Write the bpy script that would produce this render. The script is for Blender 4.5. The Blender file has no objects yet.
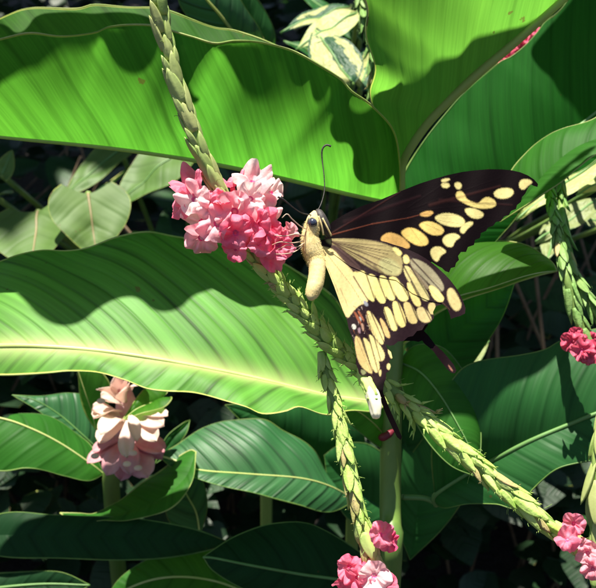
import bpy, bmesh, math, random
from mathutils import Vector, Matrix, noise, geometry
from mathutils.bvhtree import BVHTree
R = math.radians
random.seed(7)
scene = bpy.context.scene
COL = scene.collection

# ------------------------------------------------------------------ camera, sky, sun, exposure
W, H, F = 596.0, 588.0, 954.0          # picture raster and focal length in picture pixels
CAM_H, PITCH = 0.62, 25.0
cam_d = bpy.data.cameras.new('camera'); cam = bpy.data.objects.new('camera', cam_d); COL.objects.link(cam)
cam.location = (0, 0, CAM_H); cam.rotation_euler = (R(90 - PITCH), 0, 0)
cam_d.sensor_width = 36; cam_d.lens = 36 * F / W
cam_d.clip_start = 0.01; cam_d.clip_end = 500
cam_d.dof.use_dof = True; cam_d.dof.focus_distance = 0.275; cam_d.dof.aperture_fstop = 42
scene.camera = cam
scene.render.resolution_x, scene.render.resolution_y = 1024, 1010
RIGHT = Vector((1, 0, 0)); FWD = Vector((0, math.cos(R(PITCH)), -math.sin(R(PITCH)))); UP = Vector((0, math.sin(R(PITCH)), math.cos(R(PITCH))))
SUN = (RIGHT * -0.10 + UP * 0.94 - FWD * 0.30).normalized()
world = bpy.data.worlds.new('World'); scene.world = world; world.use_nodes = True
wn = world.node_tree; bg = wn.nodes['Background']
sky = wn.nodes.new('ShaderNodeTexSky'); sky.sky_type = 'NISHITA'; sky.sun_disc = False
sky.sun_elevation = math.asin(SUN.z); sky.sun_rotation = math.atan2(SUN.x, SUN.y)
wn.links.new(sky.outputs[0], bg.inputs[0]); bg.inputs[1].default_value = 0.05
sl = bpy.data.lights.new('sun', 'SUN'); sl.energy = 5.0; sl.angle = R(0.5); sl.color = (1.0, 0.95, 0.82)
so = bpy.data.objects.new('sun', sl); COL.objects.link(so); so.location = (0, 0, 5)
so.rotation_euler = SUN.to_track_quat('Z', 'Y').to_euler()
scene.view_settings.view_transform = 'Standard'; scene.view_settings.look = 'None'
scene.view_settings.gamma = 1; scene.view_settings.exposure = 1.25
scene.view_settings.use_curve_mapping = False
scene.render.engine = 'CYCLES'
scene.cycles.max_bounces = 8; scene.cycles.transmission_bounces = 6

# ------------------------------------------------------------------ helpers
def P(x, y, d):
    """point seen at picture position x, y at depth d centimetres"""
    z = d * 0.01
    return cam.location + FWD * z + RIGHT * ((x - W / 2) / F * z) + UP * (-(y - H / 2) / F * z)
def px(d): return d * 0.01 / F          # metres of one picture pixel at depth d

def catmull(pts, n):
    """n+1 points evenly spaced along a smooth curve through pts"""
    pts = [Vector(p) for p in pts]
    if len(pts) == 2:
        return [pts[0].lerp(pts[1], i / n) for i in range(n + 1)]
    ext = [pts[0] * 2 - pts[1]] + pts + [pts[-1] * 2 - pts[-2]]
    dense = []
    for i in range(1, len(ext) - 2):
        p0, p1, p2, p3 = ext[i - 1:i + 3]
        for k in range(16):
            t = k / 16
            dense.append(0.5 * ((2 * p1) + (p2 - p0) * t + (2 * p0 - 5 * p1 + 4 * p2 - p3) * t * t + (3 * p1 - p0 - 3 * p2 + p3) * t ** 3))
    dense.append(pts[-1])
    L = [0]
    for a, b in zip(dense, dense[1:]): L.append(L[-1] + (b - a).length)
    out = []; j = 0
    for i in range(n + 1):
        s = L[-1] * i / n
        while j < len(L) - 2 and L[j + 1] < s: j += 1
        seg = L[j + 1] - L[j]
        out.append(dense[j].lerp(dense[j + 1], 0 if seg == 0 else min(1, (s - L[j]) / seg)))
    return out

def link(name, me, mats, parent=None):
    o = bpy.data.objects.new(name, me); COL.objects.link(o)
    for m in (mats if isinstance(mats, (list, tuple)) else [mats]): me.materials.append(m)
    if parent: o.parent = parent; o.matrix_parent_inverse = Matrix.Translation(-parent.location)
    return o
def tag(o, label, cat=None, group=None, kind=None):
    if label: o['label'] = label
    if cat: o['category'] = cat
    if group: o['group'] = group
    if kind: o['kind'] = kind
    return o
def thing(name, loc, label, cat, group=None):
    o = bpy.data.objects.new(name, None); COL.objects.link(o); o.location = loc
    o.empty_display_size = 0.02
    return tag(o, label, cat, group)
def mesh(name, vs, fs, attrs=None, smooth=True, mi=None):
    me = bpy.data.meshes.new(name); me.from_pydata([tuple(v) for v in vs], [], fs); me.update()
    if smooth: me.polygons.foreach_set('use_smooth', [True] * len(me.polygons))
    for k, vals in (attrs or {}).items():
        a = me.attributes.new(k, 'FLOAT', 'POINT'); a.data.foreach_set('value', vals)
    if mi: me.polygons.foreach_set('material_index', mi)
    return me

def frames(pts):
    T = [(pts[min(i + 1, len(pts) - 1)] - pts[max(i - 1, 0)]).normalized() for i in range(len(pts))]
    n = T[0].orthogonal().normalized(); out = []
    for t in T:
        n = (n - t * n.dot(t)).normalized(); out.append((t, n, t.cross(n)))
    return out
def tube_data(pts, rad, ns=8, flat=1.0, cap=True, base=0):
    """vertices and faces of a tube; rad is a number or list"""
    vs, fs = [], []
    fr = frames(pts)
    for i, p in enumerate(pts):
        r = rad[i] if isinstance(rad, (list, tuple)) else rad
        t, n, b = fr[i]
        for k in range(ns):
            a = 2 * math.pi * k / ns
            vs.append(p + n * (math.cos(a) * r) + b * (math.sin(a) * r * flat))
    for i in range(len(pts) - 1):
        for k in range(ns):
            a = base + i * ns + k; b2 = base + i * ns + (k + 1) % ns
            fs.append((a, b2, b2 + ns, a + ns))
    if cap:
        fs.append(tuple(base + k for k in reversed(range(ns))))
        fs.append(tuple(base + (len(pts) - 1) * ns + k for k in range(ns)))
    return vs, fs
def tube(name, pts, rad, mat, parent=None, ns=8, flat=1.0):
    vs, fs = tube_data(pts, rad, ns, flat)
    return link(name, mesh(name, vs, fs), mat, parent)

# ------------------------------------------------------------------ materials
def newmat(name):
    m = bpy.data.materials.new(name); m.use_nodes = True
    nt = m.node_tree; nt.nodes.clear()
    return m, nt, nt.nodes, nt.links
def N(nt, typ, **kw):
    n = nt.nodes.new(typ)
    for k, v in kw.items():
        if k in ('inp',): 
            for kk, vv in v.items(): n.inputs[kk].default_value = vv
        else: setattr(n, k, v)
    return n
def math_n(nt, op, a, b=None, clamp=False):
    n = nt.nodes.new('ShaderNodeMath'); n.operation = op; n.use_clamp = clamp
    for i, v in enumerate((a, b)):
        if v is None: continue
        if isinstance(v, (int, float)): n.inputs[i].default_value = v
        else: nt.links.new(v, n.inputs[i])
    return n.outputs[0]
def mix_c(nt, fac, a, b, mode='MIX'):
    n = nt.nodes.new('ShaderNodeMix'); n.data_type = 'RGBA'; n.blend_type = mode
    for i, v in ((0, fac), (6, a), (7, b)):
        if isinstance(v, (int, float)): n.inputs[i].default_value = v
        elif isinstance(v, tuple): n.inputs[i].default_value = (*v, 1) if len(v) == 3 else v
        else: nt.links.new(v, n.inputs[i])
    return n.outputs[2]
def ramp(nt, fac, stops):
    n = nt.nodes.new('ShaderNodeValToRGB'); nt.links.new(fac, n.inputs[0])
    e = n.color_ramp.elements
    while len(e) < len(stops): e.new(0.5)
    for el, (p, c) in zip(e, stops): el.position = p; el.color = (*c, 1) if len(c) == 3 else (c[0], c[0], c[0], 1)
    return n.outputs[0]

def leaf_mat(name, top, trans, tmix=0.45, rough=0.38, spec=0.5, period=0.55, slope=0.9, vein=0.35, margin=(0.55, 0.6, 0.12), mw=0.06, fine=0.3, bump=0.35, pale=0.0):
    m, nt, nd, lk = newmat(name)
    out = N(nt, 'ShaderNodeOutputMaterial')
    s = N(nt, 'ShaderNodeAttribute', attribute_name='s').outputs['Fac']
    t = N(nt, 'ShaderNodeAttribute', attribute_name='t').outputs['Fac']
    e = N(nt, 'ShaderNodeAttribute', attribute_name='e').outputs['Fac']
    geo = N(nt, 'ShaderNodeTexCoord')
    at = math_n(nt, 'ABSOLUTE', t)
    curve = math_n(nt, 'POWER', at, 1.08)
    nz = N(nt, 'ShaderNodeTexNoise', inp={'Scale': 22.0, 'Detail': 3.0}); lk.new(geo.outputs['Object'], nz.inputs['Vector'])
    w = math_n(nt, 'SUBTRACT', s, math_n(nt, 'MULTIPLY', curve, slope))
    w = math_n(nt, 'ADD', w, math_n(nt, 'MULTIPLY', nz.outputs['Fac'], 0.12))
    # uneven pleats: noise that only varies along w
    def wn_(scale, along, detail=2.0):
        c = N(nt, 'ShaderNodeCombineXYZ'); lk.new(math_n(nt, 'MULTIPLY', w, scale), c.inputs[0]); lk.new(math_n(nt, 'MULTIPLY', at, along), c.inputs[1])
        n = N(nt, 'ShaderNodeTexNoise', inp={'Scale': 1.0, 'Detail': detail, 'Roughness': 0.6}); lk.new(c.outputs[0], n.inputs['Vector'])
        return n.outputs['Fac']
    ple = wn_(1.0 / period, 0.12)
    fin = wn_(9.0 / period, 0.35, 3.0)
    sine = math_n(nt, 'SINE', math_n(nt, 'MULTIPLY', w, 2 * math.pi / (period * 1.35)))
    line = math_n(nt, 'POWER', math_n(nt, 'ADD', math_n(nt, 'MULTIPLY', sine, 0.5), 0.5), 12.0)
    pl = ramp(nt, ple, [(0.35, (0,)), (0.68, (1,))])
    shade = math_n(nt, 'ADD', math_n(nt, 'MULTIPLY', pl, vein), math_n(nt, 'MULTIPLY', math_n(nt, 'MULTIPLY', line, ple), vein * 1.3))
    fcr = ramp(nt, fin, [(0.40, (0,)), (0.60, (1,))])
    shade = math_n(nt, 'ADD', shade, math_n(nt, 'MULTIPLY', fcr, fine * 0.55))
    big = N(nt, 'ShaderNodeTexNoise', inp={'Scale': 9.0, 'Detail': 5.0, 'Roughness': 0.6}); lk.new(geo.outputs['Object'], big.inputs['Vector'])
    blot = ramp(nt, big.outputs['Fac'], [(0.3, (0,)), (0.7, (1,))])
    spk = N(nt, 'ShaderNodeTexVoronoi', inp={'Scale': 130.0, 'Randomness': 1.0}); lk.new(geo.outputs['Object'], spk.inputs['Vector'])
    sn = N(nt, 'ShaderNodeTexNoise', inp={'Scale': 30.0}); lk.new(geo.outputs['Object'], sn.inputs['Vector'])
    dots = math_n(nt, 'MULTIPLY', math_n(nt, 'LESS_THAN', spk.outputs['Distance'], 0.07), math_n(nt, 'GREATER_THAN', sn.outputs['Fac'], 0.56))
    vr2 = N(nt, 'ShaderNodeTexVoronoi', inp={'Scale': 38.0, 'Randomness': 1.0}); lk.new(geo.outputs['Object'], vr2.inputs['Vector'])
    sn2 = N(nt, 'ShaderNodeTexNoise', inp={'Scale': 420.0, 'Detail': 3.0}); lk.new(geo.outputs['Object'], sn2.inputs['Vector'])
    scar = math_n(nt, 'MULTIPLY', math_n(nt, 'LESS_THAN', math_n(nt, 'ADD', vr2.outputs['Distance'], math_n(nt, 'MULTIPLY', sn2.outputs['Fac'], 0.16)), 0.135), math_n(nt, 'GREATER_THAN', sn.outputs['Fac'], 0.48))
    def col(base, k):
        dark = tuple(c * (1 - 0.75) for c in base); warm = (min(1, base[0] * 1.5), base[1] * 1.08, base[2] * 0.8)
        c = mix_c(nt, math_n(nt, 'MULTIPLY', blot, 0.5), base, warm)
        c = mix_c(nt, math_n(nt, 'MULTIPLY', shade, 0.85 * k, True), c, dark)
        c = mix_c(nt, math_n(nt, 'MULTIPLY', dots, 0.6), c, (0.10, 0.06, 0.02))
        c = mix_c(nt, math_n(nt, 'MULTIPLY', scar, 0.7), c, (0.16, 0.12, 0.03))
        if pale:
            pm = math_n(nt, 'SUBTRACT', 1.0, math_n(nt, 'MULTIPLY', at, 0.85), True)
            c = mix_c(nt, math_n(nt, 'MULTIPLY', math_n(nt, 'POWER', pm, 3.0), pale), c, (0.62, 0.70, 0.26))
        edge = math_n(nt, 'LESS_THAN', e, math_n(nt, 'MULTIPLY', big.outputs['Fac'], mw * 2.0))
        mg = mix_c(nt, math_n(nt, 'GREATER_THAN', sn.outputs['Fac'], 0.60), margin, (0.22, 0.13, 0.05))
        return mix_c(nt, math_n(nt, 'MULTIPLY', edge, 0.8), c, mg)
    p = N(nt, 'ShaderNodeBsdfPrincipled', inp={'Roughness': rough, 'Specular IOR Level': spec})
    lk.new(col(top, 1), p.inputs['Base Color'])
    rr = math_n(nt, 'ADD', rough - 0.08, math_n(nt, 'MULTIPLY', big.outputs['Fac'], 0.18)); lk.new(rr, p.inputs['Roughness'])
    tr = N(nt, 'ShaderNodeBsdfTranslucent'); lk.new(col(trans, 0.9), tr.inputs['Color'])
    hgt = math_n(nt, 'ADD', math_n(nt, 'MULTIPLY', ple, 1.6), math_n(nt, 'MULTIPLY', fin, 0.10))
    hgt = math_n(nt, 'SUBTRACT', hgt, math_n(nt, 'MULTIPLY', line, 0.5))
    bp = N(nt, 'ShaderNodeBump', inp={'Strength': bump, 'Distance': 0.0012}); lk.new(hgt, bp.inputs['Height'])
    lk.new(bp.outputs[0], p.inputs['Normal']); lk.new(bp.outputs[0], tr.inputs['Normal'])
    mx = N(nt, 'ShaderNodeMixShader', inp={0: tmix}); lk.new(p.outputs[0], mx.inputs[1]); lk.new(tr.outputs[0], mx.inputs[2])
    lk.new(mx.outputs[0], out.inputs[0])
    return m

def simple_mat(name, c1, c2, scale=60.0, rough=0.6, trans=None, tmix=0.3, bump=0.2, rnd=0.0, c3=None, spec=0.4, dist=0.0006, stretch=None, sss=0):
    """two-tone noisy organic surface; rnd mixes towards c3 by object"""
    m, nt, nd, lk = newmat(name)
    out = N(nt, 'ShaderNodeOutputMaterial'); geo = N(nt, 'ShaderNodeTexCoord')
    vec = geo.outputs['Object']
    if stretch:
        mp = N(nt, 'ShaderNodeMapping', inp={'Scale': stretch}); lk.new(vec, mp.inputs['Vector']); vec = mp.outputs[0]
    nz = N(nt, 'ShaderNodeTexNoise', inp={'Scale': scale, 'Detail': 5.0, 'Roughness': 0.65}); lk.new(vec, nz.inputs['Vector'])
    c = mix_c(nt, ramp(nt, nz.outputs['Fac'], [(0.33, (0,)), (0.67, (1,))]), c1, c2)
    if c3:
        oi = N(nt, 'ShaderNodeObjectInfo')
        c = mix_c(nt, math_n(nt, 'MULTIPLY', oi.outputs['Random'], rnd), c, c3)
    p = N(nt, 'ShaderNodeBsdfPrincipled', inp={'Roughness': rough, 'Specular IOR Level': spec}); lk.new(c, p.inputs['Base Color'])
    nz2 = N(nt, 'ShaderNodeTexNoise', inp={'Scale': scale * 4, 'Detail': 4.0}); lk.new(vec, nz2.inputs['Vector'])
    bp = N(nt, 'ShaderNodeBump', inp={'Strength': bump, 'Distance': dist}); lk.new(nz2.outputs['Fac'], bp.inputs['Height']); lk.new(bp.outputs[0], p.inputs['Normal'])
    if trans:
        tr = N(nt, 'ShaderNodeBsdfTranslucent'); lk.new(mix_c(nt, 1.0, c, trans, 'MULTIPLY') if trans != 'same' else c, tr.inputs['Color'])
        mx = N(nt, 'ShaderNodeMixShader', inp={0: tmix}); lk.new(p.outputs[0], mx.inputs[1]); lk.new(tr.outputs[0], mx.inputs[2]); lk.new(mx.outputs[0], out.inputs[0])
    else: lk.new(p.outputs[0], out.inputs[0])
    return m

M = {}
M['leaf_bright'] = leaf_mat('leaf_bright', (0.05, 0.20, 0.018), (0.135, 0.52, 0.045), tmix=0.6, period=1.0, slope=0.62, vein=0.40, spec=0.2, rough=0.6, fine=0.5)
M['leaf_fresh'] = leaf_mat('leaf_fresh', (0.05, 0.19, 0.018), (0.20, 0.62, 0.07), tmix=0.62, spec=0.25, period=0.8, slope=0.75, vein=0.22, rough=0.45, fine=0.35)
M['leaf_front'] = leaf_mat('leaf_front', (0.11, 0.34, 0.045), (0.18, 0.5, 0.02), tmix=0.28, period=0.75, slope=1.0, vein=0.60, rough=0.55, spec=0.28, pale=0.8, bump=0.35, mw=0.07, fine=0.25)
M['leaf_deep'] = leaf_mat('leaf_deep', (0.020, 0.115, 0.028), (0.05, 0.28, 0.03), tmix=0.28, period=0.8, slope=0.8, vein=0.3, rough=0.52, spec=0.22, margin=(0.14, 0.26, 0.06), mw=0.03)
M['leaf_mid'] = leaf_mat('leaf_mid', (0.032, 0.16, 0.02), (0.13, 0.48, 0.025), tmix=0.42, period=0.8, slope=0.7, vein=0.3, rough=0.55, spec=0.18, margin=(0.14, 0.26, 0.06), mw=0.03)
M['leaf_baked_shade'] = leaf_mat('leaf_baked_shade', (0.008, 0.042, 0.014), (0.03, 0.16, 0.02), tmix=0.2, period=0.8, slope=0.8, vein=0.3, rough=0.6, spec=0.12, margin=(0.10, 0.2, 0.05), mw=0.03)  # darker leaf copy, deep shade of the lower corners put into its colour
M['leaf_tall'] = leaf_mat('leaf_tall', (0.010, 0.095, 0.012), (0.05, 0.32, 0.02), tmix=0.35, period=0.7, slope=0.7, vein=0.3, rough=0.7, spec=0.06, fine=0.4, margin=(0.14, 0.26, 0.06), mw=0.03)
M['leaf_sheen'] = leaf_mat('leaf_sheen', (0.030, 0.14, 0.045), (0.08, 0.3, 0.04), tmix=0.22, period=0.7, slope=0.9, vein=0.55, rough=0.48, bump=0.6, spec=0.4, margin=(0.14, 0.26, 0.06), mw=0.03)
M['leaf_heart'] = leaf_mat('leaf_heart', (0.075, 0.165, 0.03), (0.2, 0.4, 0.08), tmix=0.25, period=1.3, slope=0.9, vein=0.16, rough=0.6, mw=0.04, bump=0.4, fine=0.1)
M['midrib_pale'] = simple_mat('midrib_pale', (0.5, 0.58, 0.16), (0.62, 0.66, 0.28), 40, 0.4, 'same', 0.2)
M['midrib_green'] = simple_mat('midrib_green', (0.46, 0.54, 0.14), (0.56, 0.60, 0.2), 40, 0.45, 'same', 0.45)
M['midrib_dark'] = simple_mat('midrib_dark', (0.09, 0.20, 0.05), (0.13, 0.26, 0.08), 40, 0.45)
M['rim_pale'] = simple_mat('rim_pale', (0.22, 0.36, 0.06), (0.62, 0.64, 0.24), 45, 0.45, 'same', 0.3)
M['rim_green'] = simple_mat('rim_green', (0.06, 0.16, 0.03), (0.22, 0.34, 0.08), 40, 0.5, 'same', 0.3)
M['stem'] = simple_mat('stem', (0.07, 0.15, 0.03), (0.16, 0.24, 0.05), 50, 0.45, stretch=(1, 1, 0.15))
M['bract_young'] = simple_mat('bract_young', (0.28, 0.46, 0.09), (0.48, 0.62, 0.20), 90, 0.6, 'same', 0.25, rnd=0.40, c3=(0.50, 0.36, 0.22), bump=0.25)
M['bract_pale'] = simple_mat('bract_pale', (0.36, 0.60, 0.09), (0.62, 0.78, 0.24), 200, 0.6, 'same', 0.3, rnd=0.35, c3=(0.74, 0.84, 0.32), bump=0.5)
M['bract_green'] = simple_mat('bract_green', (0.15, 0.34, 0.07), (0.28, 0.46, 0.13), 200, 0.55, 'same', 0.2, rnd=0.4, c3=(0.20, 0.22, 0.09), bump=0.5)
M['bract_dry'] = simple_mat('bract_dry', (0.40, 0.42, 0.12), (0.52, 0.36, 0.20), 160, 0.7, 'same', 0.2, bump=0.6)
M['core'] = simple_mat('core', (0.12, 0.22, 0.04), (0.22, 0.32, 0.08), 150, 0.6)
M['pink'] = simple_mat('pink', (0.86, 0.03, 0.16), (0.95, 0.50, 0.58), 110, 0.65, 'same', 0.42, rnd=0.55, c3=(0.96, 0.62, 0.64), bump=0.6)
M['pink_hot'] = simple_mat('pink_hot', (0.88, 0.035, 0.17), (0.95, 0.32, 0.43), 150, 0.65, 'same', 0.42, rnd=0.4, c3=(0.95, 0.34, 0.46), bump=0.6)
M['pink_white'] = simple_mat('pink_white', (0.94, 0.42, 0.50), (0.97, 0.86, 0.82), 120, 0.65, 'same', 0.42, bump=0.6)  # whitened petals, sun highlight put into the colour
M['rose'] = simple_mat('rose', (0.62, 0.05, 0.13), (0.75, 0.14, 0.22), 90, 0.55, 'same', 0.35, bump=0.5)
M['throat'] = simple_mat('throat', (0.70, 0.04, 0.20), (0.8, 0.14, 0.32), 90, 0.6)
M['bract_cream'] = simple_mat('bract_cream', (0.88, 0.66, 0.58), (0.93, 0.82, 0.72), 70, 0.6, 'same', 0.5, rnd=0.5, c3=(0.82, 0.62, 0.60))
M['bract_pink'] = simple_mat('bract_pink', (0.74, 0.32, 0.40), (0.86, 0.56, 0.58), 70, 0.6, 'same', 0.5, rnd=0.5, c3=(0.72, 0.42, 0.45))

# ------------------------------------------------------------------ leaf builder
def leaf(parent, mid, e1, e2, mat, rib=None, ribw=(0.11, 0.04), nu=90, nv=14, belly=0.25, label=None, name='leaf', tip_end=True, rim=0.03, ripple=0.0, rimmat=None, riboff=0.0002):
    """blade lofted between a midrib and two margins, all in picture x, y and depth (cm); base is at the first point"""
    Ms = catmull([P(*p) for p in mid], nu)
    edges = [catmull([P(*p) for p in e], nu) if e else None for e in (e1, e2)]
    s = [0]
    for a, b in zip(Ms, Ms[1:]): s.append(s[-1] + (b - a).length * 100)
    vs, fs, S, T, E = [], [], [], [], []
    for side, Es in enumerate(edges):
        if not Es: continue
        sg = -1 if side == 0 else 1
        base = len(vs)
        for i in range(nu + 1):
            m, e = Ms[i], Es[i]; c = e - m; wd = c.length
            tg = (Ms[min(i + 1, nu)] - Ms[max(i - 1, 0)]).normalized()
            n = tg.cross(c); n = n.normalized() if n.length > 1e-9 else -FWD
            if n.dot(FWD) > 0: n = -n
            for j in range(nv + 1):
                v = j / nv
                q = m + c * v + n * (math.sin(math.pi * min(v, 1)) * belly * wd * 0.35)
                ph = noise.noise(Vector((s[i] * 0.55, side * 7.3, v * 0.8)))
                q = q + n * (ph * 0.0022 * v * min(1, wd / 0.02))
                if ripple: q = q + n * (ripple * 0.01 * v * v * math.sin(s[i] * 1.7 + side * 2))
                vs.append(q); S.append(s[i]); T.append(sg * wd * 100 * v); E.append(wd * 100 * (1 - v) + (0.0 if 0 < i < nu else 0))
        for i in range(nu):
            for j in range(nv):
                a = base + i * (nv + 1) + j
                fs.append((a, a + 1, a + nv + 2, a + nv + 1))
    nf = len(fs)
    for side, Es in enumerate(edges):                       # the thickened pale margin
        if not Es or not rim: continue
        base = 0 if side == 0 or not edges[0] else (nu + 1) * (nv + 1)
        line = [vs[base + i * (nv + 1) + nv] for i in range(nu + 1)]
        rr = [rim * 0.01 * max(0.25, 0.75 + 1.1 * noise.noise(p * 45)) for p in line]
        v2, f2 = tube_data(line, rr, 5, base=len(vs))
        vs += v2; fs += f2; S += [0] * len(v2); T += [9] * len(v2); E += [0.0] * len(v2)
    if rimmat is None: rimmat = M['rim_pale'] if mat in (M['leaf_bright'], M['leaf_front'], M['leaf_fresh']) else M['rim_green']
    me = mesh(name, vs, fs, {'s': S, 't': T, 'e': E}, mi=[0] * nf + [1] * (len(fs) - nf))
    o = link(name, me, [mat, rimmat], parent)
    if label: o['label'] = label
    if rib:
        n = len(Ms)
        rr = [0.01 * (ribw[0] + (ribw[1] - ribw[0]) * i / (n - 1)) for i in range(n)]
        tube('midrib', [p - FWD * riboff for p in Ms], rr, rib, o, 8)
    return o

def inside(p, poly):
    x, y = p; c = False; j = len(poly) - 1
    for i in range(len(poly)):
        xi, yi = poly[i]; xj, yj = poly[j]
        if (yi > y) != (yj > y) and x < (xj - xi) * (y - yi) / (yj - yi) + xi: c = not c
        j = i
    return c
def sdist(p, poly):
    d = 1e9; x, y = p
    for i in range(len(poly)):
        ax, ay = poly[i - 1]; bx, by = poly[i]; dx, dy = bx - ax, by - ay
        l2 = dx * dx + dy * dy; t = 0 if l2 == 0 else max(0, min(1, ((x - ax) * dx + (y - ay) * dy) / l2))
        d = min(d, (ax + dx * t - x) ** 2 + (ay + dy * t - y) ** 2)
    d = math.sqrt(d)
    return -d if inside(p, poly) else d
def smooth_poly(poly, k=2):
    for _ in range(k):
        q = []
        for i in range(len(poly)):
            a, b = poly[i], poly[(i + 1) % len(poly)]
            q += [(a[0] * .75 + b[0] * .25, a[1] * .75 + b[1] * .25), (a[0] * .25 + b[0] * .75, a[1] * .25 + b[1] * .75)]
        poly = q
    return poly

# ------------------------------------------------------------------ the ground
gv = []; gf = []; n = 60
for i in range(n + 1):
    for j in range(n + 1):
        x = ((i / n) * 2 - 1); y = ((j / n) * 2 - 1)
        X = 30 * x * abs(x) ** 1.5; Y = 1.0 + 30 * y * abs(y) ** 1.5
        gv.append(Vector((X, Y, 0.02 * noise.noise(Vector((X * 3, Y * 3, 0))))))
for i in range(n):
    for j in range(n):
        a = i * (n + 1) + j; gf.append((a, a + n + 1, a + n + 2, a + 1))
M['soil'] = simple_mat('soil', (0.010, 0.008, 0.008), (0.025, 0.018, 0.015), 30, 0.95, bump=1.0, dist=0.01)
tag(link('ground', mesh('ground', gv, gf), M['soil']), None, kind='structure')

# ------------------------------------------------------------------ background greenery
def blade_data(base, tip, width, normal, sag=0.15, n=7, m=2, fold=0.15, shape=0.75, heart=False):
    """a simple leaf: vertices, faces, s, t, e"""
    ax = tip - base; L = ax.length; a = ax.normalized(); sd = a.cross(normal).normalized(); nn = sd.cross(a)
    vs, fs, S, T, E = [], [], [], [], []
    for i in range(n + 1):
        u = i / n
        if heart: wv = width * (math.sin(math.pi * min(1, (u * 0.93 + 0.07)) ** 0.62) ** 0.85)
        else: wv = width * max(0.0, math.sin(math.pi * u ** shape)) ** 0.9
        c = base + ax * u - nn * (sag * L * u * u)
        for j in range(-m, m + 1):
            v = j / m
            back = -0.16 * L * abs(v) ** 1.5 * (1 - u) ** 3 if heart else 0
            vs.append(c + sd * (wv * v) + nn * (fold * wv * abs(v) * 1.0) + a * back + nn * 0.05 * L * noise.noise(Vector((u * 4 + base.x * 50, v * 1.5, base.z * 50))))
            S.append(u * L * 100); T.append(wv * v * 100); E.append(wv * 100 * (1 - abs(v)) + 0.02)
    k = 2 * m + 1
    for i in range(n):
        for j in range(2 * m):
            q = i * k + j; fs.append((q, q + 1, q + k + 1, q + k))
    return vs, fs, S, T, E
def scatter(name, count, place, mat, parent=None):
    vs, fs, S, T, E = [], [], [], [], []
    for i in range(count):
        b, t, w, nrm = place(i)
        v, f, s_, t_, e_ = blade_data(b, t, w, nrm, n=5, m=1)
        o = len(vs); vs += v; S += s_; T += t_; E += e_; fs += [tuple(q + o for q in ff) for ff in f]
    return link(name, mesh(name, vs, fs, {'s': S, 't': T, 'e': E}), mat, parent)
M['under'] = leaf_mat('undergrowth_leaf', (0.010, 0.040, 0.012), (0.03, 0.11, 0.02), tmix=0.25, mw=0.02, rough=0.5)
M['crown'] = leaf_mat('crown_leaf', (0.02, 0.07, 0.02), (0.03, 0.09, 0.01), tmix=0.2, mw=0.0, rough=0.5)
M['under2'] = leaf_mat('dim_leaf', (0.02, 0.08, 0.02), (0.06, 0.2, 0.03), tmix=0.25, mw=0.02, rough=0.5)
M['dead_stem'] = simple_mat('dead_stem', (0.10, 0.06, 0.035), (0.2, 0.14, 0.08), 60, 0.8)
rnd = random.Random(3)
def under(i):
    y = 0.62 + 2.6 * rnd.random() ** 1.6; x = rnd.uniform(-0.55, 0.55) * (0.6 + y)
    z = rnd.uniform(0.02, 0.20) + 0.10 * max(0, y - 0.9)
    b = Vector((x, y, z)); a = rnd.uniform(0, 6.28); L = rnd.uniform(0.02, 0.05) * (0.7 + 0.4 * y)
    return b, b + Vector((math.cos(a), math.sin(a), rnd.uniform(-0.3, 0.5))) * L, L * rnd.uniform(0.28, 0.42), Vector((rnd.uniform(-.6, .6), rnd.uniform(-1.0, .2), 1)).normalized()
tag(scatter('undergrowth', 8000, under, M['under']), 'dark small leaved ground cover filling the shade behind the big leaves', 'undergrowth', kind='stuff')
def under2(i):
    y = 0.66 + 0.8 * rnd.random(); x = rnd.uniform(-0.5, 0.5) * (0.4 + y); z = rnd.uniform(0.05, 0.30)
    b = Vector((x, y, z)); a = rnd.uniform(0, 6.28); L = rnd.uniform(0.06, 0.12)
    return b, b + Vector((math.cos(a), math.sin(a), rnd.uniform(-0.3, 0.8))) * L, L * rnd.uniform(0.16, 0.3), Vector((rnd.uniform(-.6, .6), rnd.uniform(-1.0, .2), 1)).normalized()
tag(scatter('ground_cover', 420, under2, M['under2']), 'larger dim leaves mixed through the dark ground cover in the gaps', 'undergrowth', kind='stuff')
vs, fs = [], []
for q in range(150):
    x = rnd.uniform(-.5, .5); y = rnd.uniform(.68, 1.3); h = rnd.uniform(.12, .38)
    v, f = tube_data(catmull([(x, y, -.01), (x + rnd.uniform(-.04, .04), y + rnd.uniform(-.03, .03), h * .5), (x + rnd.uniform(-.12, .12), y + rnd.uniform(-.08, .08), h)], 6), 0.0016, 5, base=len(vs)); vs += v; fs += f
tag(link('dead_stems', mesh('dead_stems', vs, fs), M['dead_stem']), 'tangle of thin brown stems in the shade near the ground', 'stems', kind='stuff')
# unseen tree added to keep sun and sky off the bed behind
tree = thing('added_shade_tree', (0.9, 4.3, 0), 'unseen tree added to shade the planting behind the ginger leaves', 'tree')
M['bark'] = simple_mat('bark', (0.05, 0.035, 0.025), (0.11, 0.08, 0.06), 25, 0.9, bump=1.0, dist=0.01)
tp = catmull([(0.9, 4.3, -0.05), (0.95, 4.25, 0.8), (0.8, 4.1, 1.6), (0.7, 3.9, 2.6)], 14)
tube('trunk', tp, [0.22 - 0.012 * i for i in range(15)], M['bark'], tree, 14)
for k, q in enumerate([(-1.5, 1.9, 1.9), (1.8, 2.2, 1.8), (0.2, 1.5, 1.7), (-0.3, 5.4, 2.2), (2.6, 4.2, 2.3)]):
    tube('limb', catmull([(0.82, 4.12, 1.3), ((q[0] + 1.0) / 2, (q[1] + 4.2) / 2, 1.75), q], 10), [0.09 - 0.007 * i for i in range(11)], M['bark'], tree, 8)
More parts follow.
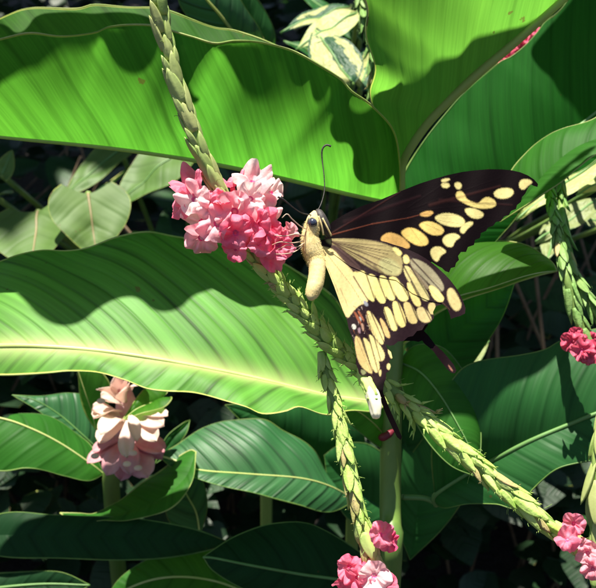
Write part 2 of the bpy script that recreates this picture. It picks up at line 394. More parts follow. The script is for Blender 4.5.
def crown(i):
    x = rnd.uniform(-3.2, 3.4); y = rnd.uniform(0.84, 6.5); z = 1.25 + 0.9 * rnd.random() + 0.12 * y
    b = Vector((x, y, z)); a = rnd.uniform(0, 6.28); L = rnd.uniform(0.12, 0.22)
    return b, b + Vector((math.cos(a), math.sin(a), rnd.uniform(-0.5, 0.2))) * L, L * 0.3, Vector((rnd.uniform(-.5, .5), rnd.uniform(-.5, .5), 1)).normalized()
scatter('crown', 11000, crown, M['crown'], tree)  # crown added out of view to block light from the background

def down(p, z=0.0, lean=(0, 0.02)):
    return Vector((p.x + lean[0], p.y + lean[1], z))
# heart leaved plants at left
def heart_plant(name, pos, leaves, label, mat, cat, group=None, ribm='midrib_dark'):
    root = P(*pos); base = Vector((root.x, max(1.0, root.y + 0.35), 0.0))
    t = thing(name, base, label, cat, group)
    for (bx, by, bd, tx, ty, td, wpx, nrm) in leaves:
        b, e = P(bx, by, bd), P(tx, ty, td)
        nv_ = (RIGHT * nrm[0] + UP * nrm[1] - FWD * nrm[2]).normalized()
        v, f, s_, t_, ee = blade_data(b, e, wpx * px(bd), nv_, sag=0.06, n=16, m=7, fold=0.12, heart=True)
        lf = link('leaf', mesh('leaf', v, f, {'s': s_, 't': t_, 'e': ee}), mat, t)
        rib = [v[i * 15 + 7] + nv_ * 0.0003 for i in range(17)]
        tube('midrib', rib, [0.0009 - 0.00004 * i for i in range(17)], M[ribm], lf, 6)
        tube('petiole', catmull([b, (b + base) / 2 + Vector((0, 0.02, 0.03)), base], 10), 0.0022, M['stem'], t, 6)
    return t
M['heart_rib'] = simple_mat('heart_rib', (0.24, 0.20, 0.09), (0.28, 0.22, 0.12), 40, 0.5)
heart_plant('caladium_plant', (55, 330, 62), [
    (38, 212, 60, 30, 264, 56, 50, (-.15, .6, .9)), (88, 194, 58, 97, 256, 56, 40, (.2, .5, .9)),], 'green heart leaved plant with two rounded leaves above the big left leaf', M['leaf_heart'], 'plant', ribm='heart_rib')
heart_plant('arrowhead_plant', (130, 360, 74), [
    (186, 145, 66, 112, 205, 64, 34, (-.1, .8, .7)), (120, 148, 72, 62, 196, 68, 19, (0, .8, .6)), (165, 250, 68, 215, 262, 62, 26, (.2, .8, .6)), (2, 175, 70, 12, 150, 70, 9, (.4, .7, .7)), (-6, 196, 70, 12, 190, 68, 12, (.4, .7, .7)),], 'folded dull green arrow shaped leaves between the stalk and the round leaves', M['leaf_heart'], 'plant')

# variegated plants
def varieg_mat(name, cream, green, gw=0.30):
    m, nt, nd, lk = newmat(name)
    out = N(nt, 'ShaderNodeOutputMaterial')
    s = N(nt, 'ShaderNodeAttribute', attribute_name='s').outputs['Fac']; t = N(nt, 'ShaderNodeAttribute', attribute_name='t').outputs['Fac']
    e = N(nt, 'ShaderNodeAttribute', attribute_name='e').outputs['Fac']
    c = N(nt, 'ShaderNodeCombineXYZ'); lk.new(math_n(nt, 'MULTIPLY', s, 0.8), c.inputs[0]); lk.new(math_n(nt, 'MULTIPLY', t, 1.6), c.inputs[1])
    nz = N(nt, 'ShaderNodeTexNoise', inp={'Scale': 1.3, 'Detail': 5.0, 'Roughness': 0.7}); lk.new(c.outputs[0], nz.inputs['Vector'])
    off = math_n(nt, 'MULTIPLY', math_n(nt, 'SUBTRACT', nz.outputs['Fac'], 0.5), 1.6)
    inner = math_n(nt, 'LESS_THAN', math_n(nt, 'ADD', math_n(nt, 'ABSOLUTE', math_n(nt, 'SUBTRACT', t, 0.3)), off), gw)
    rim = math_n(nt, 'LESS_THAN', math_n(nt, 'ADD', e, math_n(nt, 'MULTIPLY', off, 0.5 if gw > 0 else 0.15)), 0.16 if gw > 0 else 0.04)
    msk = math_n(nt, 'MAXIMUM', inner, rim)
    nz2 = N(nt, 'ShaderNodeTexNoise', inp={'Scale': 3.0, 'Detail': 3.0}); lk.new(c.outputs[0], nz2.inputs['Vector'])
    cr = mix_c(nt, nz2.outputs['Fac'], cream, tuple(v * 0.72 for v in cream))
    col = mix_c(nt, msk, cr, green)
    p = N(nt, 'ShaderNodeBsdfPrincipled', inp={'Roughness': 0.5}); lk.new(col, p.inputs['Base Color'])
    bp = N(nt, 'ShaderNodeBump', inp={'Strength': 0.6, 'Distance': 0.002}); lk.new(nz2.outputs['Fac'], bp.inputs['Height']); lk.new(bp.outputs[0], p.inputs['Normal'])
    tr = N(nt, 'ShaderNodeBsdfTranslucent'); lk.new(col, tr.inputs['Color'])
    mx = N(nt, 'ShaderNodeMixShader', inp={0: 0.3}); lk.new(p.outputs[0], mx.inputs[1]); lk.new(tr.outputs[0], mx.inputs[2]); lk.new(mx.outputs[0], out.inputs[0])
    return m
M['varieg'] = varieg_mat('cream_green_leaf', (0.50, 0.52, 0.20), (0.02, 0.09, 0.035))
M['varieg_pale'] = varieg_mat('pale_cream_leaf', (0.56, 0.62, 0.22), (0.12, 0.24, 0.06), -2)
M['varieg_dull'] = varieg_mat('dull_cream_leaf', (0.30, 0.36, 0.14), (0.08, 0.16, 0.05), -2)
def mottled_plant(name, pos, leaves, label, cat, group=None):
    root = P(*pos); base = Vector((root.x, max(1.0, root.y + 0.35), 0.0))
    t = thing(name, base, label, cat, group)
    for (bx, by, bd, tx, ty, td, wpx, nrm, mt) in leaves:
        b, e = P(bx, by, bd), P(tx, ty, td)
        nv_ = (RIGHT * nrm[0] + UP * nrm[1] - FWD * nrm[2]).normalized()
        v, f, s_, t_, ee = blade_data(b, e, wpx * px(bd), nv_, sag=0.08, n=16, m=6, fold=0.12, shape=0.72)
        lf = link('leaf', mesh('leaf', v, f, {'s': s_, 't': t_, 'e': ee}), M[mt], t)
        tube('midrib', [v[i * 13 + 6] for i in range(17)], 0.0007, M['midrib_dark'], lf, 5)
        tube('petiole', catmull([b, (b + base) / 2 + Vector((0, 0.03, 0.05)), base], 8), 0.0016, M['stem'], t, 6)
    return t
mottled_plant('variegated_plant', (340, 130, 60), [
    (352, 6, 58, 280, 26, 56, 20, (-.1, .8, .6), 'varieg'), (358, 12, 56, 296, 44, 54, 18, (.1, .7, .7), 'varieg_pale'),
    (352, 84, 52, 312, 22, 55, 26, (-.1, .5, .8), 'varieg'), (360, 90, 53, 376, 40, 57, 15, (.3, .6, .7), 'varieg'), (330, 60, 60, 285, 38, 60, 14, (0, .8, .6), 'leaf_deep'),
    (360, 40, 59, 300, -14, 62, 16, (0, .8, .6), 'leaf_deep'), ], 'cream and green variegated leaves in the gap above the long left leaf', 'plant')
mottled_plant('cream_leaved_plant', (580, 300, 50), [
    (600, 158, 45, 516, 212, 43, 19, (-.1, .8, .6), 'varieg_pale'), (618, 175, 46, 578, 190, 45, 16, (.2, .8, .6), 'varieg_pale'),
    (600, 200, 50, 536, 238, 48, 15, (0, .8, .6), 'varieg_dull'), (560, 215, 50, 545, 258, 47, 14, (-.4, .7, .6), 'varieg_dull'),
    (452, 372, 52, 490, 338, 54, 12, (.2, .7, .6), 'varieg_dull'), (610, 225, 52, 575, 215, 52, 14, (0, .8, .6), 'varieg_dull'),], 'pale cream leaved plant behind the hanging green stalks at right', 'plant')

# ------------------------------------------------------------------ the big ginger plants
crown_p = P(391, 430, 36.5)
stem_pts = [P(398, 212, 36.9), P(397, 250, 37), P(393, 330, 37), P(391, 430, 37), P(390, 520, 37.2), P(389, 600, 37.5)]
g1 = thing('ginger_plant', Vector((stem_pts[-1].x, stem_pts[-1].y + 0.03, 0)), 'large green ginger plant with the stout upright stem and broad bright leaves around the butterfly', 'plant')
tube('stem', catmull(stem_pts + [down(stem_pts[-1], 0.0, (0, 0.03))], 50), 0.0042, M['stem'], g1, 16)
M['maroon'] = simple_mat('maroon', (0.10, 0.008, 0.02), (0.2, 0.015, 0.03), 60, 0.5)
tube('node_ring', catmull([P(379, 438, 36.3), P(386, 436, 36.2), P(394, 430, 36.3)], 8), [0.0008, 0.0014, 0.0016, 0.0015, 0.0014, 0.0015, 0.0013, 0.001, 0.0006], M['maroon'], g1, 8)
# A : long leaf at upper left, folded along its midrib, seen from below
leaf_A = leaf(g1, [(400, 204, 36.5), (350, 194, 36.4), (300, 182, 36.2), (250, 171, 36), (180, 158, 35.8), (100, 147, 35.6), (0, 137, 35.4), (-90, 126, 35.4), (-170, 100, 35.4)],
     [(400, 204, 36.5), (400, 165, 34.5), (393, 128, 33.2), (372, 105, 32.6), (352, 92, 32.5), (340, 78, 32.6), (318, 64, 32.5), (290, 50, 32.6), (262, 42, 32.8), (235, 41, 32.6), (216, 43, 32.4), (195, 36, 32.6), (175, 31, 32.8), (150, 26, 32.6), (110, 28, 32.5), (95, 33, 32.5), (60, 36, 32.7), (30, 34, 32.6), (0, 39, 32.6), (-60, 50, 32.8), (-170, 100, 35.4)],
     [(400, 204, 36.5), (398, 150, 36.8), (370, 110, 37.2), (330, 75, 37.4), (290, 52, 37.4), (262, 38, 37.4), (235, 29, 37.4), (215, 27, 37.4), (190, 20, 37.4), (160, 9, 37.4), (130, 5, 37.3), (95, 4, 37.3), (78, 8, 37.3), (45, 7, 37.3), (25, 10, 37.3), (0, 20, 37.3), (-80, 50, 37.0), (-170, 100, 35.4)],
     M['leaf_bright'], M['midrib_green'], ribw=(0.12, 0.05), belly=0.2, label='long leaf lit from behind, folded, spanning the upper left', nu=150, nv=18)
# B : front leaf at centre left, upper side
leaf_B = leaf(g1, [(388, 404, 35.6), (360, 400, 35.0), (330, 396, 34.6), (300, 389, 34.2), (250, 377, 33.8), (200, 367, 33.5), (150, 358, 33.4), (100, 351, 33.4), (50, 347, 33.4), (0, 346, 33.5), (-80, 350, 34), (-160, 368, 34.5)],
     [(388, 404, 35.6), (372, 368, 36.2), (356, 332, 36.8), (335, 300, 37.0), (312, 280, 37.2), (288, 266, 37.3), (262, 254, 37.4), (235, 245, 37.4), (200, 239, 37.4), (170, 237, 37.4), (150, 234, 37.4), (130, 234, 37.4), (108, 238, 37.4), (85, 246, 37.3), (65, 250, 37.3), (40, 250, 37.3), (15, 254, 37.2), (-5, 262, 37.2), (-60, 285, 36.8), (-160, 368, 34.5)],
     [(388, 404, 35.6), (372, 412, 34.4), (350, 409, 33.4), (325, 414, 32.7), (300, 407, 32.5), (285, 412, 32.3), (262, 416, 32.2), (245, 408, 32.2), (222, 398, 32.4), (195, 391, 32.6), (165, 391, 32.6), (145, 389, 32.6), (122, 380, 32.6), (95, 371, 32.7), (70, 370, 32.8), (45, 373, 32.8), (0, 375, 33), (-70, 378, 33.5), (-160, 368, 34.5)],
     M['leaf_front'], M['midrib_pale'], ribw=(0.06, 0.12), belly=0.15, riboff=-0.0002, label='broad leaf behind the flower stalk, dark shadow over its upper half', nu=150, nv=22)
# C : top leaf, its midrib running to the upper right
leaf_C = leaf(g1, [(399, 192, 36.6), (400, 168, 36.2), (408, 150, 35.8), (430, 120, 35.3), (468, 83, 34.8), (515, 43, 34.3), (558, 5, 33.8), (600, -35, 33.4), (640, -80, 33.2)],
     [(399, 192, 36.6), (396, 158, 35.3), (386, 130, 33.8), (374, 108, 32.7), (369, 90, 32.3), (374, 66, 31.5), (366, 36, 31.0), (368, 10, 30.8), (362, -20, 30.4), (380, -75, 30.0), (450, -100, 30.0), (550, -115, 31.0), (640, -80, 33.2)],
     [(399, 192, 36.6), (402, 170, 36.35), (410, 152, 35.95), (432, 122, 35.45), (470, 85, 34.95), (517, 45, 34.45), (560, 7, 33.95), (602, -33, 33.55), (640, -80, 33.2)],
     M['leaf_fresh'], M['midrib_green'], ribw=(0.22, 0.11), belly=0.2, riboff=0.0022, label='upright leaf at the top with a wavy shadow beside its midrib', nu=130, nv=20)
# E : leaf right of the butterfly with a bright folded margin
leaf(g1, [(398, 348, 37.0), (410, 328, 39.2), (430, 306, 38.1), (460, 296, 37.2), (490, 288, 36.8), (520, 278, 36.6), (540, 273, 36.6), (557, 271, 36.8)],
     [(398, 348, 37.0), (402, 300, 40.2), (425, 265, 39.6), (450, 248, 39.4), (478, 241, 39.2), (505, 240, 39.0), (528, 246, 38.6), (545, 256, 38.1), (553, 263, 37.6), (557, 271, 36.8)],
     [(398, 348, 37.0), (412, 338, 38.8), (432, 317, 37.6), (460, 302, 36.8), (490, 292, 36.4), (520, 281, 36.3), (540, 275, 36.4), (557, 271, 36.8)],
     M['leaf_fresh'], M['midrib_pale'], ribw=(0.06, 0.03), belly=0.3, label='small leaf with a bright yellow green lower edge right of the butterfly', rimmat=M['rim_pale'])
# F1 : oval leaf below the wing
leaf(g1, [(398, 362, 37.5), (420, 372, 36.4), (440, 395, 35.6), (458, 425, 35), (470, 450, 34.8), (474, 476, 34.8)],
     [(398, 362, 37.5), (415, 345, 37), (442, 347, 36.6), (463, 370, 36.2), (477, 400, 36), (481, 432, 35.6), (480, 455, 35.2), (474, 476, 34.8)],
     [(398, 362, 37.5), (402, 385, 36.6), (412, 415, 35.8), (428, 442, 35.3), (450, 465, 34.9), (474, 476, 34.8)],
     M['leaf_mid'], M['midrib_dark'], ribw=(0.05, 0.02), label='oval leaf below the butterfly wing')
# small leaf behind the white bud
leaf(g1, [(396, 452, 37.6), (385, 436, 37), (370, 420, 36.4), (350, 408, 36), (330, 412, 36)],
     [(396, 452, 37.6), (398, 425, 37.2), (390, 405, 37), (370, 396, 36.6), (350, 398, 36.4), (330, 412, 36)],
     [(396, 452, 37.6), (378, 446, 36.8), (362, 434, 36.2), (345, 420, 36), (330, 412, 36)],
     M['leaf_mid'], M['midrib_green'], ribw=(0.04, 0.02), nu=40, label='short leaf joining the stem behind the white bud')

# unseen sheets added above the frame, outlines shaped to cast the round shadows
def shadow_caster(target, poly, height, curl=0.004, back=False):
    poly = smooth_poly(poly, 2)
    me = target.data; tree_ = BVHTree.FromPolygons([v.co for v in me.vertices], [tuple(p.vertices) for p in me.polygons])
    cx = sum(p[0] for p in poly) / len(poly); cy = sum(p[1] for p in poly) / len(poly)
    def depth(x, y):
        for k in range(30):
            o = cam.location; d = (P(x, y, 30) - o).normalized()
            h = tree_.ray_cast(o, d)
            if h[0] is not None:
                z = (h[0] - o).dot(FWD) * 100
                if not back or z > 35.2: return z
            x += (cx - x) * 0.06; y += (cy - y) * 0.06
        return 36.0
    pts = list(poly); nb = len(poly); y = min(p[1] for p in poly)
    while y < max(p[1] for p in poly):
        x = min(p[0] for p in poly)
        while x < max(p[0] for p in poly):
            if inside((x, y), poly): pts.append((x, y))
            x += 7
        y += 7
    res = geometry.delaunay_2d_cdt([Vector(p) for p in pts], [], [list(range(nb))], 1, 1e-4)
    vs = []
    for p in res[0]:
        q = P(p[0], p[1], depth(p[0], p[1])) + SUN * height
        vs.append(q + SUN * curl * (noise.noise(Vector((p[0] * .02, p[1] * .02, 3))) * 2 + math.sin(p[0] * .03)))
    me = mesh('leaf', vs, [tuple(f) for f in res[2]], {'s': [p[0] * .035 for p in res[0]], 't': [p[1] * .035 for p in res[0]], 'e': [1.0] * len(res[0])})
    return link('leaf', me, M['leaf_deep'], g1)  # added unseen blocker, not a grown leaf of this plant
# blockers for the shadows on the long upper left leaf
shadow_caster(leaf_A, [(90, 34), (98, 38), (104, 40), (112, 60), (124, 73), (140, 75), (154, 62), (160, 42), (172, 36), (190, 40), (205, 44), (222, 50), (234, 72), (246, 96), (260, 102), (276, 94), (286, 78), (296, 62), (306, 60), (310, 84), (314, 104), (326, 102), (330, 84), (334, 110), (328, 128), (336, 144), (348, 142), (354, 152), (352, 166), (356, 180), (370, 186), (392, 180), (410, 150), (404, 110), (382, 92), (368, 112), (352, 112), (346, 96), (350, 92), (338, 78), (316, 64), (288, 52), (260, 44), (216, 45), (172, 33), (148, 29), (110, 31)], 0.085)
shadow_caster(leaf_A, [(-60, 30), (-20, 20), (6, 24), (16, 34), (26, 30), (36, 14), (60, 12), (78, 12), (92, 14), (110, 12), (124, 12), (140, 14), (156, 20), (166, 34), (190, 40), (150, 60), (60, 70), (-60, 80)], 0.10, back=True)
# blocker for the wavy shadow beside the midrib of the top leaf
shadow_caster(leaf_C, [(399, 186), (390, 140), (394, 112), (398, 88), (412, 76), (428, 72), (434, 60), (446, 58), (460, 56), (467, 46), (474, 37), (490, 34), (508, 29), (524, 26), (539, 17), (560, 8), (570, 4), (590, -20), (600, 0), (560, 40), (480, 110), (430, 160)], 0.15)
# blocker for the scalloped shadow reaching down over the front leaf
shadow_caster(leaf_B, [(-60, 284), (-10, 282), (10, 286), (24, 300), (38, 316), (58, 327), (80, 324), (96, 310), (112, 300), (130, 296), (142, 300), (152, 310), (166, 313), (182, 308), (192, 296), (210, 290), (230, 284), (200, 280), (100, 279), (-60, 278)], 0.22)

# right hand plant
g2b = P(430, 505, 40)
g2 = thing('ginger_plant', Vector((g2b.x + 0.02, g2b.y + 0.05, 0)), 'dark green ginger plant at right with broad leaves above and below the red flowers', 'plant')
tube('stem', catmull([P(430, 300, 41), P(406, 335, 41.5), P(393, 400, 42), P(391, 500, 42.5), P(390, 620, 43), down(P(390, 640, 43), 0, (0, 0.04))], 40), [0.0034] * 41, M['stem'], g2, 12)
tube('petiole', catmull([P(438, 504, 37.8), P(424, 498, 37.7), P(402, 497, 37.6)], 14), 0.0011, M['midrib_dark'], g2, 8)
leaf_D = leaf(g2, [(430, 300, 39.6), (450, 230, 39.3), (500, 185, 39.2), (560, 140, 39.4), (620, 90, 39.6), (690, 0, 40.5)],
     [(430, 300, 39.5), (400, 235, 39.5), (400, 185, 39.6), (425, 140, 39.8), (465, 92, 40.0), (497, 65, 40.1), (511, 58, 40.2), (525, 46, 40.2), (537, 32, 40.3), (546, 20, 40.4), (562, 8, 40.4), (600, -30, 40.5), (690, 0, 39.9)],
     [(430, 300, 39.6), (470, 268, 39.2), (508, 228, 38.8), (545, 185, 38.6), (610, 145, 38.8), (690, 0, 40.5)],
     M['leaf_tall'], M['midrib_dark'], label='tall dark green leaf behind the spread wing', nu=110, nv=18)
leaf(g2, [(500, 222, 37.6), (522, 200, 37.0), (548, 170, 36.6), (575, 148, 36.5), (605, 136, 36.5), (660, 120, 36.8)],
     [(500, 222, 37.6), (503, 190, 37.8), (512, 168, 37.8), (528, 150, 37.8), (545, 138, 37.7), (565, 128, 37.6), (590, 120, 37.5), (620, 108, 37.5), (660, 120, 36.8)],
     [(500, 222, 37.6), (526, 206, 36.4), (545, 192, 35.9), (562, 180, 35.7), (580, 166, 35.6), (600, 152, 35.6), (660, 120, 36.8)],
     M['leaf_mid'], None, label='light green leaf beyond the wing tip', rimmat=M['rim_pale'])
leaf(g2, [(436, 505, 37.9), (436, 494, 37.3), (470, 472, 36.5), (500, 456, 35.9), (532, 440, 35.5), (570, 424, 35.2), (600, 412, 34.9), (660, 390, 34.9), (720, 380, 34.9)],
     [(436, 505, 37.9), (432, 455, 35.8), (440, 405, 35.8), (458, 373, 35.9), (480, 361, 35.9), (520, 355, 36.0), (545, 349, 36.0), (562, 340, 36.1), (600, 328, 36.1), (660, 330, 36.2), (720, 380, 34.9)],
     [(436, 505, 37.9), (447, 508, 36.9), (468, 504, 36.1), (495, 504, 35.5), (517, 508, 35.1), (534, 488, 34.9), (556, 470, 34.7), (582, 462, 34.6), (605, 458, 34.5), (660, 440, 34.5), (720, 380, 34.9)],
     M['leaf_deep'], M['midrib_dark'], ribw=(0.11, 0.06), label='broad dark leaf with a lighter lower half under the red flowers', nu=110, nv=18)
leaf(g2, [(400, 470, 43), (412, 420, 42), (430, 370, 41), (460, 330, 40.4), (490, 305, 40), (515, 282, 40)],
     [(400, 470, 43), (392, 400, 42), (400, 350, 41.4), (430, 310, 41), (470, 288, 40.5), (515, 282, 40)],
     [(400, 470, 43), (436, 420, 41.6), (462, 378, 41), (482, 350, 40.4), (502, 318, 40), (515, 282, 40)],
     M['leaf_deep'], None, label='deep blue green leaf behind the wing tail')
leaf(g2, [(410, 560, 44), (420, 500, 43), (440, 440, 42.5), (470, 400, 42.5), (510, 380, 42.5)],
     [(410, 560, 44), (385, 490, 43), (400, 420, 42.5), (455, 372, 42.5), (490, 366, 42.5), (510, 380, 42.5)],
     [(410, 560, 44), (450, 520, 43), (480, 470, 42.5), (498, 440, 42.5), (509, 405, 42.5), (510, 380, 42.5)],
     M['leaf_deep'], None)

shadow_caster(leaf_D, [(528, 52), (540, 70), (552, 78), (560, 96), (572, 104), (582, 122), (600, 132), (660, 130), (700, 60), (700, -40), (610, -45), (560, 14), (540, 36)], 0.16)  # added unseen blocker shading the upper right of the tall leaf

# bottom centre plant
g3b = P(350, 600, 50.5)
g3 = thing('ginger_plant', Vector((g3b.x, g3b.y + 0.03, 0)), 'low ginger plant with dark striped leaves under the long central leaf', 'plant')
tube('stem', catmull([P(352, 470, 49.5), P(352, 540, 50.5), down(g3b, 0, (0, 0.03))], 20), 0.0035, M['stem'], g3, 10)
leaf(g3, [(356, 500, 48.5), (330, 486, 47.5), (300, 478, 46.8), (250, 474, 46.1), (200, 470, 45.7), (180, 462, 45.9), (158, 455, 46.1)],
     [(356, 500, 48.5), (338, 492, 48.7), (326, 470, 48.7), (316, 452, 48.5), (300, 440, 48.4), (283, 430, 48.3), (268, 421, 48.2), (250, 419, 48.1), (225, 421, 47.9), (200, 429, 47.5), (178, 445, 46.9), (158, 455, 46.1)],
     [(356, 500, 48.5), (330, 512, 47.1), (300, 505, 46.1), (268, 497, 45.5), (228, 487, 45.2), (200, 479, 45.2), (175, 470, 45.5), (158, 455, 46.1)],
     M['leaf_sheen'], M['midrib_pale'], ribw=(0.03, 0.05), label='silvery striped leaf with a pale midrib in the middle of the lower foliage', nu=100, nv=18)
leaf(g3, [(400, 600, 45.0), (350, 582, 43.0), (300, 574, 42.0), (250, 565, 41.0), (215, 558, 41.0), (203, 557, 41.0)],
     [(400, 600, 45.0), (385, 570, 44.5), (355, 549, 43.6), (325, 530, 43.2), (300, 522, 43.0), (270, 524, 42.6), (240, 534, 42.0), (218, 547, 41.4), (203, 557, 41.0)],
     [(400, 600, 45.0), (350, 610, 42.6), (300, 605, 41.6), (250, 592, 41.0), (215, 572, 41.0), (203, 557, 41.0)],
     M['leaf_baked_shade'], M['midrib_dark'], ribw=(0.09, 0.05), label='leaf coloured dark for shade along the bottom edge left of the lowest flowers')
leaf(g3, [(350, 500, 51.5), (325, 470, 50.5), (290, 440, 49.5), (260, 418, 49.0), (225, 405, 48.5)],
     [(350, 500, 51.5), (365, 440, 50.5), (340, 410, 50.0), (300, 400, 49.5), (225, 405, 48.5)],
     [(350, 500, 51.5), (325, 490, 50.5), (290, 470, 49.5), (250, 430, 48.9), (225, 405, 48.5)],
     M['leaf_deep'], None)
leaf(g3, [(404, 520, 50.5), (370, 500, 49.5), (345, 480, 48.9), (330, 465, 48.5), (324, 455, 48.5)],
     [(404, 520, 50.5), (395, 470, 49.5), (370, 445, 49.0), (340, 445, 48.5), (324, 455, 48.5)],
     [(404, 520, 50.5), (380, 530, 49.5), (350, 520, 48.8), (330, 490, 48.5), (324, 455, 48.5)],
     M['leaf_deep'], None)

# lower left plant with the cream and pink flower
f0 = P(128, 478, 46.5)
g4 = thing('flowering_ginger_plant', Vector((f0.x, f0.y + 0.04, 0)), 'ginger plant at lower left carrying the cream and pink layered flower head', 'plant')
tube('stem', catmull([P(127, 462, 46.9), P(112, 500, 47.5), down(P(105, 560, 48.5), 0, (0, 0.03))], 24), 0.0042, M['stem'], g4, 12)
leaf(g4, [(104, 474, 47.0), (90, 463, 46.5), (60, 443, 46.1), (30, 428, 45.8), (0, 418, 45.7), (-60, 408, 45.7), (-110, 420, 45.9)],
     [(104, 474, 47.0), (92, 446, 47.7), (76, 432, 47.7), (60, 422, 47.5), (40, 414, 47.3), (20, 413, 47.1), (0, 417, 46.9), (-50, 395, 46.5), (-110, 420, 45.9)],
     [(104, 474, 47.0), (88, 481, 46.0), (66, 476, 45.5), (45, 470, 45.1), (25, 468, 44.9), (0, 471, 44.9), (-50, 465, 45.1), (-110, 420, 45.9)],
     M['leaf_mid'], M['midrib_pale'], ribw=(0.04, 0.06), label='leaf at the left edge with a pale midrib pointing at the flower')
leaf(g4, [(104, 455, 49.0), (85, 437, 48.5), (60, 415, 48.3), (35, 400, 48.1), (12, 395, 48.0)],
     [(104, 455, 49.0), (106, 420, 49.5), (95, 398, 49.5), (70, 393, 49.1), (40, 396, 48.5), (12, 395, 48.0)],
     [(104, 455, 49.0), (80, 448, 48.3), (62, 432, 48.0), (40, 412, 47.9), (12, 395, 48.0)],
     M['leaf_sheen'], M['midrib_dark'], ribw=(0.05, 0.02), label='pointed dull green leaf behind the flower')
# curled leaf cradling the flower
leaf(g4, [(196, 452, 45.5), (185, 478, 44.5), (160, 498, 43.9), (125, 512, 43.7), (95, 519, 43.9), (78, 516, 44.3), (60, 513, 44.7)],
     [(196, 452, 45.5), (190, 450, 45.9), (178, 456, 46.1), (160, 470, 45.9), (140, 486, 45.5), (115, 503, 44.9), (95, 513, 44.5), (80, 513, 44.7), (60, 513, 44.7)],
     [(196, 452, 45.5), (192, 482, 44.1), (170, 508, 43.3), (130, 520, 43.1), (100, 521, 43.3), (82, 526, 43.5), (74, 522, 44.1), (60, 513, 44.7)],
     M['leaf_mid'], None, label='curled leaf with a bright rim cradling the flower', rim=0.05, rimmat=M['rim_pale'])
leaf(g4, [(160, 400, 45.1), (148, 404, 44.7), (135, 410, 44.3), (122, 421, 44.1)],
     [(160, 400, 45.1), (168, 390, 45.5), (150, 386, 45.3), (138, 396, 44.7), (122, 421, 44.1)],
     [(160, 400, 45.1), (172, 398, 44.5), (164, 408, 44.1), (140, 414, 43.7), (122, 421, 44.1)],
     M['leaf_fresh'], M['midrib_pale'], ribw=(0.03, 0.02), nu=30, label='small bright leaf tip folded over the flower top')
leaf(g4, [(96, 430, 47.9), (92, 412, 47.5), (85, 392, 47.1), (78, 370, 46.9)],
     [(96, 430, 47.9), (86, 415, 47.5), (80, 396, 47.3), (78, 370, 46.9)],
     [(96, 430, 47.9), (108, 405, 47.3), (110, 385, 46.9), (95, 368, 46.7), (78, 370, 46.9)],
     M['leaf_fresh'], M['midrib_pale'], ribw=(0.03, 0.02), nu=30, label='narrow yellow green leaf left of the flower top')
leaf(g4, [(200, 535, 47.5), (196, 512, 47.1), (185, 490, 46.7), (185, 470, 46.5)],
     [(200, 535, 47.5), (172, 525, 47.1), (165, 505, 46.7), (170, 480, 46.5), (185, 470, 46.5)],
     [(200, 535, 47.5), (207, 510, 47.3), (205, 488, 46.9), (198, 474, 46.7), (185, 470, 46.5)],
     M['leaf_sheen'], M['midrib_pale'], ribw=(0.05, 0.03), nu=40)
leaf(g4, [(190, 420, 49.0), (178, 432, 48.5), (165, 450, 48.1), (155, 464, 47.7)],
     [(190, 420, 49.0), (182, 424, 48.5), (166, 438, 48.1), (155, 464, 47.7)],
     [(190, 420, 49.0), (186, 434, 48.5), (172, 452, 48.3), (155, 464, 47.7)],
     M['leaf_deep'], None, nu=30)

g5b = P(40, 640, 49.5)
g5 = thing('ginger_plant', Vector((g5b.x, g5b.y + 0.03, 0)), 'low ginger plant in the bottom left corner with long leaves coloured nearly black for shade', 'plant')
tube('stem', catmull([P(-25, 500, 50.5), P(-30, 560, 50.5), down(P(-30, 600, 50.5), 0, (0, 0.03))], 12), 0.0035, M['stem'], g5, 10)
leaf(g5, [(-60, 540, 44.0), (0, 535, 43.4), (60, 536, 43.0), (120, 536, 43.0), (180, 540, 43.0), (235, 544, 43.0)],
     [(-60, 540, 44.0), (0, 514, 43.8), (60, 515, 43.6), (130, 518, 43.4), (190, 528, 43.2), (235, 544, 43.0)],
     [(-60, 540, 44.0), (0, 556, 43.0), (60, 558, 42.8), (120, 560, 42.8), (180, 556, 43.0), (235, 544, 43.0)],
     M['leaf_baked_shade'], None, label='long leaf lying level across the lower left, coloured black green for shade')
leaf(g5, [(290, 620, 49.0), (240, 590, 48.0), (200, 578, 47.5), (160, 578, 47.2), (125, 590, 47.0), (100, 610, 47.0)],
     [(290, 620, 49.0), (262, 578, 49.0), (235, 560, 48.8), (210, 549, 48.6), (180, 548, 48.2), (150, 558, 47.8), (120, 578, 47.3), (100, 610, 47.0)],
     [(290, 620, 49.0), (240, 620, 47.4), (200, 625, 46.8), (160, 630, 46.6), (125, 625, 46.6), (100, 610, 47.0)],
     M['leaf_mid'], M['midrib_pale'], ribw=(0.06, 0.05), label='lit striped leaf rising from the bottom edge')
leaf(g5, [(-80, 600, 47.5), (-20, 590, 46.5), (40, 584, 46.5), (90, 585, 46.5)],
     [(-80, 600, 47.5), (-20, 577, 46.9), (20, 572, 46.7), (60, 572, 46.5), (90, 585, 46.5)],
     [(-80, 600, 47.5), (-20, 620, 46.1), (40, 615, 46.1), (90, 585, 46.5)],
     M['leaf_baked_shade'], M['midrib_dark'])

